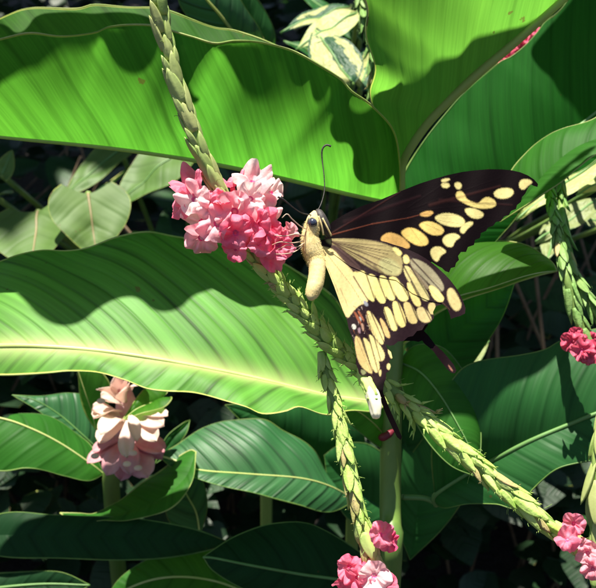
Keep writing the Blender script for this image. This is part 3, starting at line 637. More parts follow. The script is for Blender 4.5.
# top left plant, dark striped leaves
g6b = P(250, 60, 50)
g6 = thing('dark_leaved_plant', Vector((g6b.x, g6b.y + 0.05, 0)), 'dark striped blades standing behind the top left leaf', 'plant')
leaf(g6, [(262, 60, 50), (240, 40, 48.5), (220, 15, 47.5), (200, -10, 47), (190, -40, 47)],
     [(262, 60, 50), (215, 48, 48.6), (190, 20, 47.6), (178, -5, 47), (190, -40, 47)],
     [(262, 60, 50), (262, 35, 49), (246, 8, 48), (225, -20, 47.5), (190, -40, 47)],
     M['leaf_sheen'], M['midrib_green'], ribw=(0.10, 0.05))
leaf(g6, [(268, 70, 51), (262, 40, 49.5), (245, 12, 48.8), (225, -25, 48)],
     [(268, 70, 51), (245, 50, 49.5), (230, 20, 48.5), (225, -25, 48)],
     [(268, 70, 51), (275, 35, 50), (258, 0, 49), (225, -25, 48)],
     M['leaf_deep'], M['midrib_green'], ribw=(0.14, 0.10))
tube('stem', catmull([P(266, 68, 51), down(g6b, 0, (0, 0.05))], 8), 0.004, M['stem'], g6, 8)

# ------------------------------------------------------------------ pink and cream flower head
fh = None
def petal_data(base, tip, width, nrm, cup=0.35, n=9, m=4, thick=0.0004, roundness=0.5, bend=0.0):
    ax = tip - base; L = ax.length; a = ax.normalized(); sd = a.cross(nrm).normalized(); nn = sd.cross(a)
    top, bot = [], []
    k = 2 * m + 1
    ph = random.uniform(0, 9)
    for i in range(n + 1):
        u = i / n
        wv = width * (0.22 + 0.78 * math.sin(math.pi * min(1, u * 0.62))) * (math.sqrt(max(0.0, 1 - max(0, (u - roundness) / (1 - roundness)) ** 2.2)) if u > roundness else 1)
        c = base + ax * u + nn * (bend * L * math.sin(math.pi * u * 0.9) - bend * L * 0.4 * u * u)
        for j in range(-m, m + 1):
            v = j / m
            q = c + sd * (wv * v) + nn * (cup * wv * (v * v - 0.3)) + nn * (0.07 * width * math.sin(v * 6 + ph + u * 3) * u + 0.10 * width * noise.noise(Vector((u * 3 + ph, v * 1.5, 0))))
            top.append(q); bot.append(q - nn * thick)
    vs = top + bot; o = len(top); fs = []
    for i in range(n):
        for j in range(2 * m):
            q = i * k + j; fs.append((q, q + 1, q + k + 1, q + k)); fs.append((o + q, o + q + k, o + q + k + 1, o + q + 1))
    ring = [i * k for i in range(n + 1)] + [n * k + j for j in range(1, k)] + [i * k + k - 1 for i in range(n - 1, -1, -1)] + [j for j in range(k - 2, 0, -1)]
    for a_, b_ in zip(ring, ring[1:] + ring[:1]): fs.append((a_, b_, b_ + o, a_ + o))
    return vs, fs
D = 44.0
fhp = thing('flower_head_anchor', (0, 0, 0), None, None); bpy.data.objects.remove(fhp)
core_v, core_f = tube_data(catmull([P(124, 388, 45.4), P(128, 420, 45.6), P(128, 462, 46.2)], 12), [0.003 + 0.0035 * math.sin(math.pi * i / 12) for i in range(13)], 12)
fh = link('flower_head', mesh('flower_head', core_v, core_f), M['bract_pink'], g4)
fh['label'] = 'layered flower head, cream above and dusky pink below'
BR = [  # base x,y  tip x,y  half width px, depth offset, cream?
    (124, 395, 114, 376, 9, 0.6, 1), (127, 396, 130, 372, 10, 0.7, 1), (128, 398, 145, 384, 9, 0.4, 1), (118, 402, 99, 388, 9, 0.3, 1),
    (122, 405, 104, 398, 10, -.2, 1), (126, 402, 124, 386, 10, -.2, 1),
    (122, 415, 90, 408, 11, -.1, 1), (122, 412, 92, 420, 11, -.4, 1), (126, 418, 96, 444, 11, -.8, 1), (133, 412, 166, 414, 9, -.3, 1), (132, 416, 166, 424, 10, -.7, 1),
    (133, 418, 156, 444, 10, -1.0, 1), (128, 420, 124, 455, 8, -1.5, 1), (130, 415, 140, 440, 6, -1.6, 1), (124, 420, 100, 434, 10, -1.0, 1),
    (130, 436, 166, 450, 12, -.5, 0), (126, 438, 90, 460, 10, -.5, 0), (128, 444, 108, 474, 11, -.9, 0), (132, 444, 132, 472, 10, -1.2, 0), (134, 446, 148, 476, 12, -.9, 0),
    (130, 452, 122, 478, 11, -.3, 0), (134, 440, 160, 462, 11, -.1, 0), (128, 436, 94, 448, 9, 0.0, 0), (132, 455, 138, 481, 11, -.1, 0)]
for (bx, by, tx, ty, w_, dd, cr) in BR:
    b = P(bx, by, D + dd + 1.2); t_ = P(tx, ty, D + dd)
    nrm = (UP * 1.0 - FWD * 0.9 + RIGHT * ((tx - 128) * 0.01 + random.uniform(-.45, .45)) + UP * random.uniform(-.3, .3)).normalized(); t_ = t_ + Vector((random.uniform(-1, 1), random.uniform(-1, 1), random.uniform(-1, 1))) * 0.0013
    v, f = petal_data(b, t_, w_ * 1.12 * px(D), nrm, cup=random.uniform(.1, .45), bend=random.uniform(.02, .22), n=12, m=5, thick=0.00015)
    bo = link('bract', mesh('bract', v, f), M['bract_cream'] if cr else M['bract_pink'], fh)
for (x, y) in [(133, 453), (127, 464), (95, 456), (138, 468), (101, 401)]:
    bm_ = bmesh.new(); bmesh.ops.create_uvsphere(bm_, u_segments=10, v_segments=8, radius=3.2 * px(D)); bmesh.ops.scale(bm_, vec=(1.3, 1, .8), verts=bm_.verts)
    bmesh.ops.translate(bm_, vec=P(x, y, D - 1.9), verts=bm_.verts); me = bpy.data.meshes.new('bud_tip'); bm_.to_mesh(me); bm_.free()
    me.polygons.foreach_set('use_smooth', [True] * len(me.polygons)); link('bud_tip', me, M['bract_cream'], fh)

# ------------------------------------------------------------------ flower spikes (slender stalks clothed in bracts)
def pod(base, ax, outn, L, wd, th, awn=0.0, rng=random):
    """one pointed bract hugging the stalk"""
    n, m = 8, 16
    sd = ax.cross(outn).normalized()
    vs, fs = [], []
    for i in range(n + 1):
        u = i / n
        r = math.sin(math.pi * (0.22 + 0.78 * u) ** 1.05) ** 0.75 if u < 1 else 0.02
        r = max(r, 0.03)
        c = base + ax * (L * u) + outn * (L * (0.06 if awn == 0 else 0.16) * u * u)
        for k in range(m):
            a = 2 * math.pi * k / m
            rg = 1 + 0.17 * math.cos(4 * a)
            vs.append(c + sd * (math.cos(a) * wd * r * rg) + outn * (math.sin(a) * th * r * rg))
    for i in range(n):
        for k in range(m):
            a = i * m + k; b = i * m + (k + 1) % m; fs.append((a, b, b + m, a + m))
    fs.append(tuple(reversed(range(m)))); fs.append(tuple(range(n * m, n * m + m)))
    if awn:                                                    # bristle at the tip, and two teeth
        tip = base + ax * (L * 0.93) + outn * (L * 0.20)
        for q in range(3):
            side = sd * ((q - 1) * 0.5) + outn * rng.uniform(0.3, 0.9) + ax * rng.uniform(0.4, 1.2)
            side.normalize(); la = awn * (1.0 if q == 1 else 0.6) * rng.uniform(0.6, 1.3)
            pts = [tip + sd * ((q - 1) * wd * 0.5), tip + sd * ((q - 1) * wd * 0.7) + side * la * 0.5, tip + sd * ((q - 1) * wd * 0.8) + side * la + outn * la * 0.25 + ax * la * 0.2]
            q0 = min(wd * 0.4, awn * 0.16)
            v, f = tube_data(catmull(pts, 4), [q0, q0 * .75, q0 * .5, q0 * .3, q0 * .1], 5, base=len(vs)); vs += v; fs += f
    return vs, fs
def spike(name, path, label, zones, group='slender flower stalks of the same plant', core_r=0.9, seed=1, hairs=0, n_path=160, cat='flower stalk'):
    """zones: (u0, u1, spacing px, length px, half width px, tilt, awn px, material, radius px)"""
    rng = random.Random(seed)
    pts = catmull([P(*p) for p in path], n_path); dep = catmull([Vector((p[2], 0, 0)) for p in path], n_path)
    t = thing(name, pts[0], label, cat, group)
    L = [0]
    for a, b in zip(pts, pts[1:]): L.append(L[-1] + (b - a).length)
    fr = frames(pts)
    def zr(u):
        for z in zones:
            if z[0] <= u <= z[1]: return z[8]
        return zones[-1][8]
    pr = px(path[len(path) // 2][2])
    tube('stem', pts, [max(0.3, zr(i / n_path) * 0.75 * core_r) * pr for i in range(n_path + 1)], M['core'], t, 10)
    i = 0
    for (u0, u1, sp, ln, hw, tilt, awn, mt, rad) in zones:
        s = L[-1] * u0
        while s < L[-1] * u1:
            j = min(n_path - 1, int(s / L[-1] * n_path)); tt, nn, bb = fr[j]
            a = i * 2.39996 + rng.uniform(-.25, .25); i += 1
            o = nn * math.cos(a) + bb * math.sin(a)
            ax = (tt * math.cos(tilt) + o * math.sin(tilt) + nn * rng.uniform(-.06, .06) + bb * rng.uniform(-.06, .06)).normalized(); on = (o - ax * o.dot(ax)).normalized()
            k = rng.uniform(0.68, 1.22); tl = tilt * rng.uniform(0.4, 1.6) + (0.16 if awn and rng.random() < 0.06 else 0)
            ax = (tt * math.cos(tl) + o * math.sin(tl) + nn * rng.uniform(-.07, .07) + bb * rng.uniform(-.07, .07)).normalized(); on = (o - ax * o.dot(ax)).normalized()
            if rng.random() < 0.05: s += sp * pr; continue
            v, f = pod(pts[j] + o * (rad * 0.55 * pr), ax, on, ln * k * pr, hw * k * pr, hw * 0.62 * pr, awn * pr, rng)
            link('bract', mesh('bract', v, f), M[mt if rng.random() > 0.06 else 'bract_dry'], t)
            s += sp * pr * rng.uniform(0.85, 1.15)
    if hairs:
        vs, fs = [], []
        for q in range(hairs):
            j = rng.randrange(4, n_path - 4); tt, nn, bb = fr[j]; a = rng.uniform(0, 6.28); o = nn * math.cos(a) + bb * math.sin(a)
            p0 = pts[j] + o * zr(j / n_path) * pr; la = rng.uniform(4, 13) * pr
            w_ = nn * rng.uniform(-1, 1) + bb * rng.uniform(-1, 1) - UP * .5
            v, f = tube_data(catmull([p0, p0 + o * la * .5 + tt * la * .2, p0 + o * la * .8 + tt * la * .3 + w_ * la * .4], 6), [0.4 * pr, .35 * pr, .3 * pr, .3 * pr, .25 * pr, .25 * pr, .3 * pr], 4, base=len(vs)); vs += v; fs += f
        link('bristles', mesh('bristles', vs, fs), M['core'], t)
    return t
def floret(parent, c, face, size, mat, rng, tubelen=1.0, back=None, name='floret'):
    """five rounded ruffled lobes around a small throat, on a short tube"""
    face = face.normalized(); a0 = rng.uniform(0, 6.28); x = face.orthogonal().normalized(); y = face.cross(x)
    vs, fs, mi = [], [], []
    nr, na = 8, 70
    for i in range(nr + 1):
        r = i / nr
        for k in range(na):
            a = 2 * math.pi * k / na
            l5 = abs(math.cos(2.5 * (a - a0)))
            lobe = (0.76 + 0.24 * l5 ** 0.34) * (1 + 0.16 * noise.noise(Vector((math.cos(a) * 1.1 + a0 * 5, math.sin(a) * 1.1, a0))))
            rr = size * (0.06 + 0.94 * r * lobe)
            z = -size * 0.55 * (1 - r) ** 2.0 + size * (0.10 * math.sin(3 * a + a0 * 3) * r * r + 0.55 * noise.noise(Vector((math.cos(a) * 1.5 + a0, math.sin(a) * 1.5, r * 1.2))) * r * 1.6 + 0.07 * math.sin(11 * a + a0) * r * r + 0.10 * noise.noise(Vector((math.cos(a) * 5 + a0, math.sin(a) * 5, r * 3))) * r - 0.38 * r ** 3 * (0.6 + 0.6 * math.sin(a * 1 + a0 * 7)))
            z += -size * 0.16 * (1 - l5) * r
            vs.append(c + x * math.cos(a + 0) * rr + y * math.sin(a) * rr + face * z)
    for i in range(nr):
        for k in range(na):
            p = i * na + k; q = i * na + (k + 1) % na
            fs.append((p, q, q + na, p + na)); mi.append(1 if i < 1 else 0)
    b = back if back is not None else c - face * size * 1.2
    v, f = tube_data(catmull([c - face * size * 0.5, (c - face * size * 0.8).lerp(b, .4), b], 6), [size * .16] * 7, 8, base=len(vs)); vs += v; fs += f; mi += [0] * len(f)
    return link(name, mesh(name, vs, fs, mi=mi), [mat, M['throat']], parent)

s1 = spike('flower_spike', [(388, 392, 27.8), (360, 368, 27.8), (330, 342, 27.7), (300, 308, 27.6), (275, 280, 27.4), (255, 255, 27.2), (235, 218, 27.0), (213, 178, 26.8), (197, 140, 26.6), (182, 100, 26.5), (170, 60, 26.4), (162, 20, 26.3), (154, -40, 26.2), (150, -70, 26.2)],
    'long green stalk rising to the top left through the pink flower cluster', [
    (0.0, 0.10, 2.6, 18, 4.4, 0.20, 6, 'bract_pale', 9), (0.10, 0.30, 2.5, 17, 4.6, 0.12, 4, 'bract_pale', 10.5), (0.30, 0.44, 3.2, 22, 5.2, 0.08, 2, 'bract_pale', 8.5),
    (0.44, 0.99, 5.4, 31, 5.5, 0.085, 0, 'bract_young', 7.5)], seed=11, hairs=26)
cl = [(186, 178, 15, -.1), (180, 203, 14, 0), (197, 222, 17, -.4), (213, 222, 16, -.9), (208, 204, 15, -.3), (230, 180, 16, .5), (255, 176, 17, .1), (254, 197, 17, -.7), (272, 189, 15, .3), (266, 208, 15, -.1),
      (234, 212, 16, -.9), (237, 233, 17, -1.1), (256, 222, 16, -1.0), (272, 224, 15, -.7), (262, 244, 14, -.9), (281, 243, 17, -.6), (289, 234, 12, -.3), (279, 256, 13, -.4), (234, 249, 12, -.9), (200, 240, 14, -.6), (222, 196, 11, -.8), (192, 197, 13, -.6), (246, 206, 14, -.2)]
rg = random.Random(5)
for (x, y, r_, dd) in cl:
    c = P(x, y, 26.9 + dd * 0.9); ctr = P(236, 214, 27.3)
    d_ = (c - ctr).normalized() * 1.1 - FWD * 0.8 + UP * 0.2 + Vector((rg.uniform(-.7, .7), rg.uniform(-.6, .6), rg.uniform(-.6, .6))); r_ *= rg.uniform(.82, 1.22)
    floret(s1, c, d_, r_ * 1.12 * px(27), M['pink_white' if (x > 240 and y < 215 and x < 280) or (x, y) in ((197, 222), (192, 197)) else ('pink' if rg.random() < .35 else 'pink_hot')], rg, back=ctr.lerp(c, 0.25))  # upper right florets carry the painted sun highlight

s2 = spike('flower_spike', [(384, 384, 27.9), (400, 398, 27.8), (430, 424, 27.6), (460, 450, 27.4), (500, 485, 27.2), (540, 518, 27.0), (575, 545, 26.9), (612, 582, 26.8)],
    'thick pale green stalk slanting to the lower right corner', [
    (0.0, 0.14, 3.0, 22, 4.6, 0.20, 9, 'bract_pale', 8.5), (0.14, 0.62, 2.8, 27, 4.8, 0.045, 2, 'bract_pale', 11), (0.62, 0.99, 3.4, 28, 4.9, 0.06, 0, 'bract_pale', 10)], seed=23, hairs=22)
for (x, y, r_, dd) in [(574, 524, 12, -.6), (568, 538, 12, -.9), (590, 553, 12, -.6), (592, 570, 12, -.8), (584, 545, 8, -.6)]:
    c = P(x, y, 26.9 + dd); floret(s2, c, -FWD + RIGHT * rg.uniform(-.6, .6) + UP * rg.uniform(-.3, .7), r_ * px(27), M['pink_hot' if x < 580 else 'pink'], rg, back=P(x + 8, y + 8, 27))
s3 = spike('flower_spike', [(322, 352, 28.2), (327, 375, 28.0), (335, 405, 27.8), (343, 440, 27.6), (350, 475, 27.4), (358, 510, 27.2), (368, 545, 27.1), (380, 580, 27), (392, 640, 27)],
    'narrow green stalk hanging down to the pink flowers at the bottom', [
    (0.0, 0.25, 3.0, 21, 4.0, 0.09, 3, 'bract_pale', 7), (0.25, 0.60, 3.2, 24, 4.2, 0.07, 1.5, 'bract_pale', 8), (0.60, 0.72, 4.2, 25, 6.0, 0.12, 0, 'bract_young', 9), (0.72, 0.99, 5, 20, 4.6, 0.12, 0, 'bract_young', 7)], seed=31, hairs=14)
for (x, y, r_, dd) in [(382, 534, 14, -.6), (390, 541, 11, -.2), (348, 568, 13, -.5), (357, 580, 14, -.9), (375, 578, 16, -1.2), (385, 588, 14, -.8), (345, 586, 12, -.2), (366, 592, 14, -1.1)]:
    c = P(x, y, 27.1 + dd); floret(s3, c, (c - P(366, 560, 27.4)).normalized() * .7 - FWD * .8, r_ * px(27), M['pink_white' if 370 < x < 380 else 'pink_hot'], rg, back=P(368, 556, 27.2).lerp(c, .2))

# hanging stalks at right, behind
spike('flower_spike', [(546, 140, 40), (549, 185, 38.4), (556, 228, 35.6), (565, 270, 34), (574, 305, 33.8), (583, 332, 33.8), (588, 352, 33.8)],
    'hanging green stalk at right that ends in the crimson flowers', [(0.0, 0.6, 4.6, 26, 2.9, 0.09, 0, 'bract_green', 5), (0.6, 0.95, 4.2, 24, 3.9, 0.10, 0, 'bract_green', 6.5)], seed=41)
s4 = bpy.data.objects[-1] if False else [o for o in bpy.data.objects if o.get('label', '').startswith('hanging green stalk')][0]
for (x, y, r_, dd) in [(572, 342, 11, -.3), (583, 350, 12, -.7), (576, 334, 8, -.2), (592, 340, 9, -.1), (596, 352, 12, -.5), (588, 358, 8, -.6)]:
    c = P(x, y, 33.6 + dd); floret(s4, c, (c - P(584, 340, 34.6)).normalized() * .5 - FWD * .8, r_ * px(34), M['rose'], rg, back=P(585, 338, 33.9))
spike('flower_spike', [(560, 140, 41), (561, 200, 39), (569, 258, 36.8), (586, 296, 35.3), (606, 328, 35.2), (640, 380, 35)],
    'second hanging green stalk at right, curving off behind the first', [(0.0, 0.95, 4.2, 28, 3.2, 0.07, 1, 'bract_green', 5.5)], seed=43)
spike('flower_spike', [(612, 380, 31.5), (601, 440, 31.2), (596, 490, 31), (597, 540, 31), (600, 600, 31), (604, 680, 31)],
    'reddish green stalk cut by the right edge above the corner flower', [(0.0, 0.95, 8, 38, 6, 0.10, 0, 'bract_young', 6)], seed=47)
spike('flower_spike', [(352, -60, 47), (358, -10, 46), (364, 18, 45.4), (371, 45, 45), (374, 75, 45), (372, 100, 45)],
    'thin budded stalk beside the top leaf margin', [(0.0, 0.95, 3.6, 16, 2.8, 0.2, 2, 'bract_green', 4)], seed=53)
s5 = spike('flower_spike', [(560, -40, 47), (540, 10, 46.5), (522, 38, 46), (505, 62, 46), (500, 90, 46)],
    'deep pink flowers glimpsed through the slit beside the top midrib', [(0.0, 0.95, 4, 16, 2.8, 0.2, 0, 'bract_green', 4)], seed=59)
for (x, y, r_) in [(508, 56, 9), (518, 47, 9), (527, 38, 9), (536, 30, 8), (514, 40, 9), (502, 66, 8)]:
    c = P(x, y, 45.6); floret(s5, c, -FWD + UP * .4 + RIGHT * rg.uniform(-.5, .5), r_ * px(46), M['rose'], rg)
# white tipped bud hanging below the wing
bd = thing('flower_bud', P(366, 372, 26.2), 'single white tipped green bud hanging under the butterfly tail', 'bud')
bp_ = catmull([P(360, 368, 27.2), P(366, 380, 26.3), P(372, 394, 25.7), P(375, 404, 25.6)], 12)
M['petal_white'] = simple_mat('petal_white', (0.92, 0.86, 0.62), (0.95, 0.90, 0.72), 60, 0.5, 'same', 0.3)
def ridged(name, pts, rad, mat, parent, k=5, amp=.14, seed=0):
    o = tube(name, pts, rad, mat, parent, 30); c = [p.copy() for p in pts]
    for i, v in enumerate(o.data.vertices):
        r_ = i // 30; a_ = (i % 30) / 30 * 2 * math.pi; cc = c[min(r_, len(c) - 1)]
        f_ = 1 + amp * math.cos(k * a_ + r_ * .15) + .18 * noise.noise(v.co * 700 + Vector((seed, 0, 0)))
        v.co = cc + (v.co - cc) * f_
    return o
ridged('petals', catmull([bp_[8], bp_[11], P(375.5, 410, 25.5), P(376, 418, 25.4)], 10), [px(27) * r_ for r_ in (4.6, 5.4, 6.0, 6.4, 6.6, 6.6, 6.4, 6.0, 5.4, 4.6, 2.8)], M['petal_white'], bd, 4, .10, 3)
cal = ridged('calyx', bp_[:12], [px(27) * r_ for r_ in (2.4, 4.4, 5.4, 6.0, 6.4, 6.6, 6.8, 6.6, 6.3, 6.0, 5.7, 5.6)], M['bract_pale'], bd, 5, .14, 1)
for q in range(5):
    a_ = q / 5 * 6.28; p0 = bp_[11] + (RIGHT * math.cos(a_) - FWD * math.sin(a_)) * px(27) * 5.8
    tube('calyx_tooth', catmull([p0, p0 + (RIGHT * math.cos(a_) - FWD * math.sin(a_)) * px(27) * .6 - UP * px(27) * 1.2, p0 + (RIGHT * math.cos(a_) - FWD * math.sin(a_)) * px(27) * 1.2 - UP * px(27) * 2.2], 4), [px(27) * r_ for r_ in (2.2, 1.6, 1.0, .6, .2)], M['bract_pale'], cal, 6)

# ------------------------------------------------------------------ the butterfly
def lin(c):
    return tuple(((v / 255) / 12.92 if v / 255 <= .04045 else ((v / 255 + .055) / 1.055) ** 2.4) for v in c)
def cv(pts, ox, oy, sc): return [(ox + x / sc, oy + y / sc) for x, y in pts]

def wing(name, outline, depth, base, layers, lines, parent, mat, step=0.75, label=None, grow=0.2):
    """flat patterned membrane; layers (polygon, rgb, softness), lines (p, q, width, rgb, strength) in picture coordinates"""
    outline = [tuple(p) for p in outline]
    # subdivide the outline
    bp2 = []
    for i in range(len(outline)):
        a, b = outline[i], outline[(i + 1) % len(outline)]; n_ = max(1, int(math.dist(a, b) / (step * 1.2)))
        bp2 += [(a[0] + (b[0] - a[0]) * k / n_, a[1] + (b[1] - a[1]) * k / n_) for k in range(n_)]
    x0, x1 = min(p[0] for p in bp2), max(p[0] for p in bp2); y0, y1 = min(p[1] for p in bp2), max(p[1] for p in bp2)
    pts = list(bp2); nb = len(bp2)
    r = random.Random(9); y = y0
    while y < y1:
        # scanline spans
        xs = []
        for i in range(nb):
            a, b = bp2[i], bp2[(i + 1) % nb]
            if (a[1] > y) != (b[1] > y): xs.append(a[0] + (b[0] - a[0]) * (y - a[1]) / (b[1] - a[1]))
        xs.sort()
        for a, b in zip(xs[::2], xs[1::2]):
            x = a + step * 0.6
            while x < b - step * 0.4:
                pts.append((x + r.uniform(-.1, .1) * step, y + r.uniform(-.1, .1) * step)); x += step
        y += step
    res = geometry.delaunay_2d_cdt([Vector(p) for p in pts], [], [list(range(nb))], 1, 1e-5)
    V, Fc = res[0], res[2]
    cols = []; hh = []
    lay = []
    for poly, c, sf in layers:
        lay.append((poly, lin(c), sf, min(p[0] for p in poly) - 2, max(p[0] for p in poly) + 2, min(p[1] for p in poly) - 2, max(p[1] for p in poly) + 2))
    lb = lin(base)
    for p in V:
        x, y = p
        # slightly ragged scale boundaries
        jx = x + 0.45 * noise.noise(Vector((x * .9, y * .9, 1))); jy = y + 0.45 * noise.noise(Vector((x * .9, y * .9, 8)))
        c = lb
        for poly, lc, sf, a0, a1, b0, b1 in lay:
            if a0 < x < a1 and b0 < y < b1:
                d = sdist((jx, jy), poly); k = max(0, min(1, 0.5 - (d - grow) / sf))
                if k > 0: c = tuple(u + (v - u) * k for u, v in zip(c, lc))
        h = 0
        for (pa, pb, wd, lc, stg) in lines:
            dx, dy = pb[0] - pa[0], pb[1] - pa[1]; l2 = dx * dx + dy * dy; t = max(0, min(1, ((x - pa[0]) * dx + (y - pa[1]) * dy) / l2))
            d = math.hypot(pa[0] + dx * t - x, pa[1] + dy * t - y)
            k = max(0, min(1, 1.1 - d / (wd * (1 - 0.4 * t)))) * stg
            if k > 0: c = tuple(u + (v - u) * k for u, v in zip(c, lin(lc))); h = max(h, k)
        g = 1 + 0.16 * noise.noise(Vector((x * .35, y * .35, 4))) + 0.10 * noise.noise(Vector((x * 1.3, y * 1.3, 2)))
        cols.append((c[0] * g, c[1] * g, c[2] * g, 1)); hh.append(h)
    vs = [P(p[0], p[1], depth(p[0], p[1]) + 0.03 * math.sin(p[0] * .16 + p[1] * .05) - 0.012 * h) for p, h in zip(V, hh)]
    me = mesh(name, vs, [tuple(f) for f in Fc])
    a = me.color_attributes.new('scales', 'FLOAT_COLOR', 'POINT'); a.data.foreach_set('color', [q for c in cols for q in c])
    o = link(name, me, mat, parent)
    if label: o['label'] = label
    return o
def wing_mat(name, tmix):
    m, nt, nd, lk = newmat(name)
    out = N(nt, 'ShaderNodeOutputMaterial'); a = N(nt, 'ShaderNodeAttribute', attribute_name='scales')
    p = N(nt, 'ShaderNodeBsdfPrincipled', inp={'Roughness': 0.6, 'Specular IOR Level': 0.10}); lk.new(a.outputs['Color'], p.inputs['Base Color'])
    tr = N(nt, 'ShaderNodeBsdfTranslucent'); lk.new(a.outputs['Color'], tr.inputs['Color'])
    tc = N(nt, 'ShaderNodeTexCoord'); nz = N(nt, 'ShaderNodeTexNoise', inp={'Scale': 2500.0, 'Detail': 2.0}); lk.new(tc.outputs['Object'], nz.inputs['Vector'])
    bp = N(nt, 'ShaderNodeBump', inp={'Strength': 0.3, 'Distance': 0.0001}); lk.new(nz.outputs['Fac'], bp.inputs['Height']); lk.new(bp.outputs[0], p.inputs['Normal'])
    mx = N(nt, 'ShaderNodeMixShader', inp={0: tmix}); lk.new(p.outputs[0], mx.inputs[1]); lk.new(tr.outputs[0], mx.inputs[2]); lk.new(mx.outputs[0], out.inputs[0])
    return m
M['wing_dark'] = wing_mat('wing_dark', 0.2); M['wing_pale'] = wing_mat('wing_pale', 0.3)
bf = thing('butterfly', P(312, 262, 27.2), 'black and cream swallowtail butterfly feeding on the pink flower cluster', 'butterfly')
CREAM = (234, 216, 146); YEL = (240, 222, 142); ORG = (216, 170, 100)
# far forewing, dark with cream spots
q4 = lambda pts: smooth_poly(cv(pts, 380, 160, 3.675))
fo = [(324, 232), (332, 222), (345, 214), (362, 206), (380, 200), (394, 194), (407, 188.6), (420, 183.5), (434, 179), (448, 175), (462, 172), (475, 170.3), (489, 169.2), (502, 169.4), (511, 170.2), (520, 172.2), (528, 175.5), (534, 179.5), (538, 184), (537.5, 187), (534, 186), (531, 184.5), (528, 188), (525, 194), (522, 197), (521, 202), (517, 205), (516, 209), (511, 211), (509, 215), (504, 216.5), (501, 221), (496, 222), (493, 226), (488, 227.5), (486, 231), (481, 233), (480, 238), (475, 240), (474, 245), (468, 247), (466, 252), (461, 252), (458, 256), (459, 260), (456, 263), (455, 267), (451, 268), (449, 272.5), (445, 271), (442, 268), (438, 266), (432, 262), (410, 262), (380, 256), (345, 246), (326, 240)]
sp = [([(0, 290), (15, 272), (40, 265), (80, 280), (112, 312), (105, 328), (60, 318), (10, 305)], ORG), ([(78, 260), (110, 245), (150, 262), (180, 292), (174, 314), (140, 317), (105, 298), (80, 275)], (238, 200, 115)),
      ([(140, 235), (175, 223), (215, 235), (239, 258), (225, 277), (190, 277), (155, 255)], (240, 206, 122)), ([(195, 210), (235, 193), (285, 200), (316, 222), (305, 245), (265, 247), (220, 234)], CREAM),
      ([(140, 202), (165, 188), (194, 186), (196, 200), (170, 210)], ORG), ([(308, 178), (345, 176), (384, 195), (375, 214), (345, 217), (320, 202)], CREAM),
      ([(278, 118), (300, 113), (312, 128), (318, 145), (350, 158), (362, 160), (388, 133), (417, 143), (429, 160), (420, 174), (385, 180), (345, 175), (305, 157), (280, 142)], (236, 210, 130)),
      ([(272, 84), (295, 81), (302, 98), (290, 110), (276, 102)], CREAM), ([(225, 85), (250, 83), (259, 95), (245, 105), (226, 100)], CREAM), ([(225, 72), (250, 66), (260, 73), (240, 81), (226, 81)], CREAM),
      ([(415, 120), (440, 103), (482, 103), (494, 118), (480, 137), (450, 144), (423, 137)], CREAM), ([(509, 88), (520, 71), (547, 70), (563, 82), (545, 94), (530, 110), (515, 107)], CREAM),
      ([(293, 252), (310, 233), (337, 224), (345, 235), (322, 252), (308, 272), (296, 267)], CREAM), ([(228, 290), (245, 273), (275, 268), (300, 283), (275, 297), (267, 322), (245, 318), (232, 305)], CREAM),
      ([(182, 335), (200, 317), (225, 319), (248, 338), (222, 351), (212, 378), (193, 364)], CREAM)]
lay = [(q4(pl), c, 1.5) for pl, c in sp]
ln = []
BASE = (327, 236)
for q_, w_ in [((462, 172), 1.2), ((500, 178), .9), ((512, 200), .7), ((498, 217), .7), ((484, 228), .7), ((470, 243), .7), ((455, 262), .8), ((430, 255), .8)]:
    st = (400 + (q_[0] - 400) * .12, 213 + (q_[1] - 213) * .12)
    ln.append((st, q_, w_ * .8, (20, 8, 12), .3))
ln += [(BASE, (372, 224), 1.0, (150, 80, 60), .55), ((372, 224), (408, 218), .9, (150, 80, 60), .45), (BASE, (400, 192), 1.2, (70, 35, 32), .6), ((408, 218), (430, 212), .8, (150, 80, 60), .4),
       ((430, 205), (500, 186), 2.4, (72, 38, 34), .4), ((345, 222), (420, 196), 3.0, (52, 26, 30), .4), ((440, 200), (512, 205), 2.2, (60, 30, 30), .35)]
wing('forewing', fo, lambda x, y: 27.35 + (x - 325) * 0.0075 + (236 - y) * 0.004, (15, 5, 8), lay, ln, bf, M['wing_dark'], label='dark spread forewing with cream spots', grow=0.0)
# far hindwing with its tail
c8 = lambda pts: cv(pts, 340, 300, 4.2)
ho = [(328, 244), (380, 262), (415, 300), (428, 325), (424, 331)] + c8([(372, 150), (400, 188), (428, 212), (455, 243), (478, 272), (489, 296), (482, 308), (468, 306), (452, 293), (432, 268), (412, 243), (392, 215), (375, 200), (355, 184), (345, 170), (330, 176), (310, 172), (290, 172)]) + [(398, 341), (370, 335), (345, 300), (326, 262)]
wing('hindwing', ho, lambda x, y: 27.6 - (y - 244) * 0.0105 + max(0, y - 320) * 0.004 + (x - 330) * .002, (24, 10, 15), [(smooth_poly(c8([(454, 274), (460, 276), (474, 296), (471, 299), (463, 290)])), (150, 100, 84), 1.0), (smooth_poly(c8([(290, 184), (325, 182), (328, 189), (294, 190)])), (225, 205, 130), 1.0)], [], bf, M['wing_dark'], label='dark far hindwing with a club tipped tail')
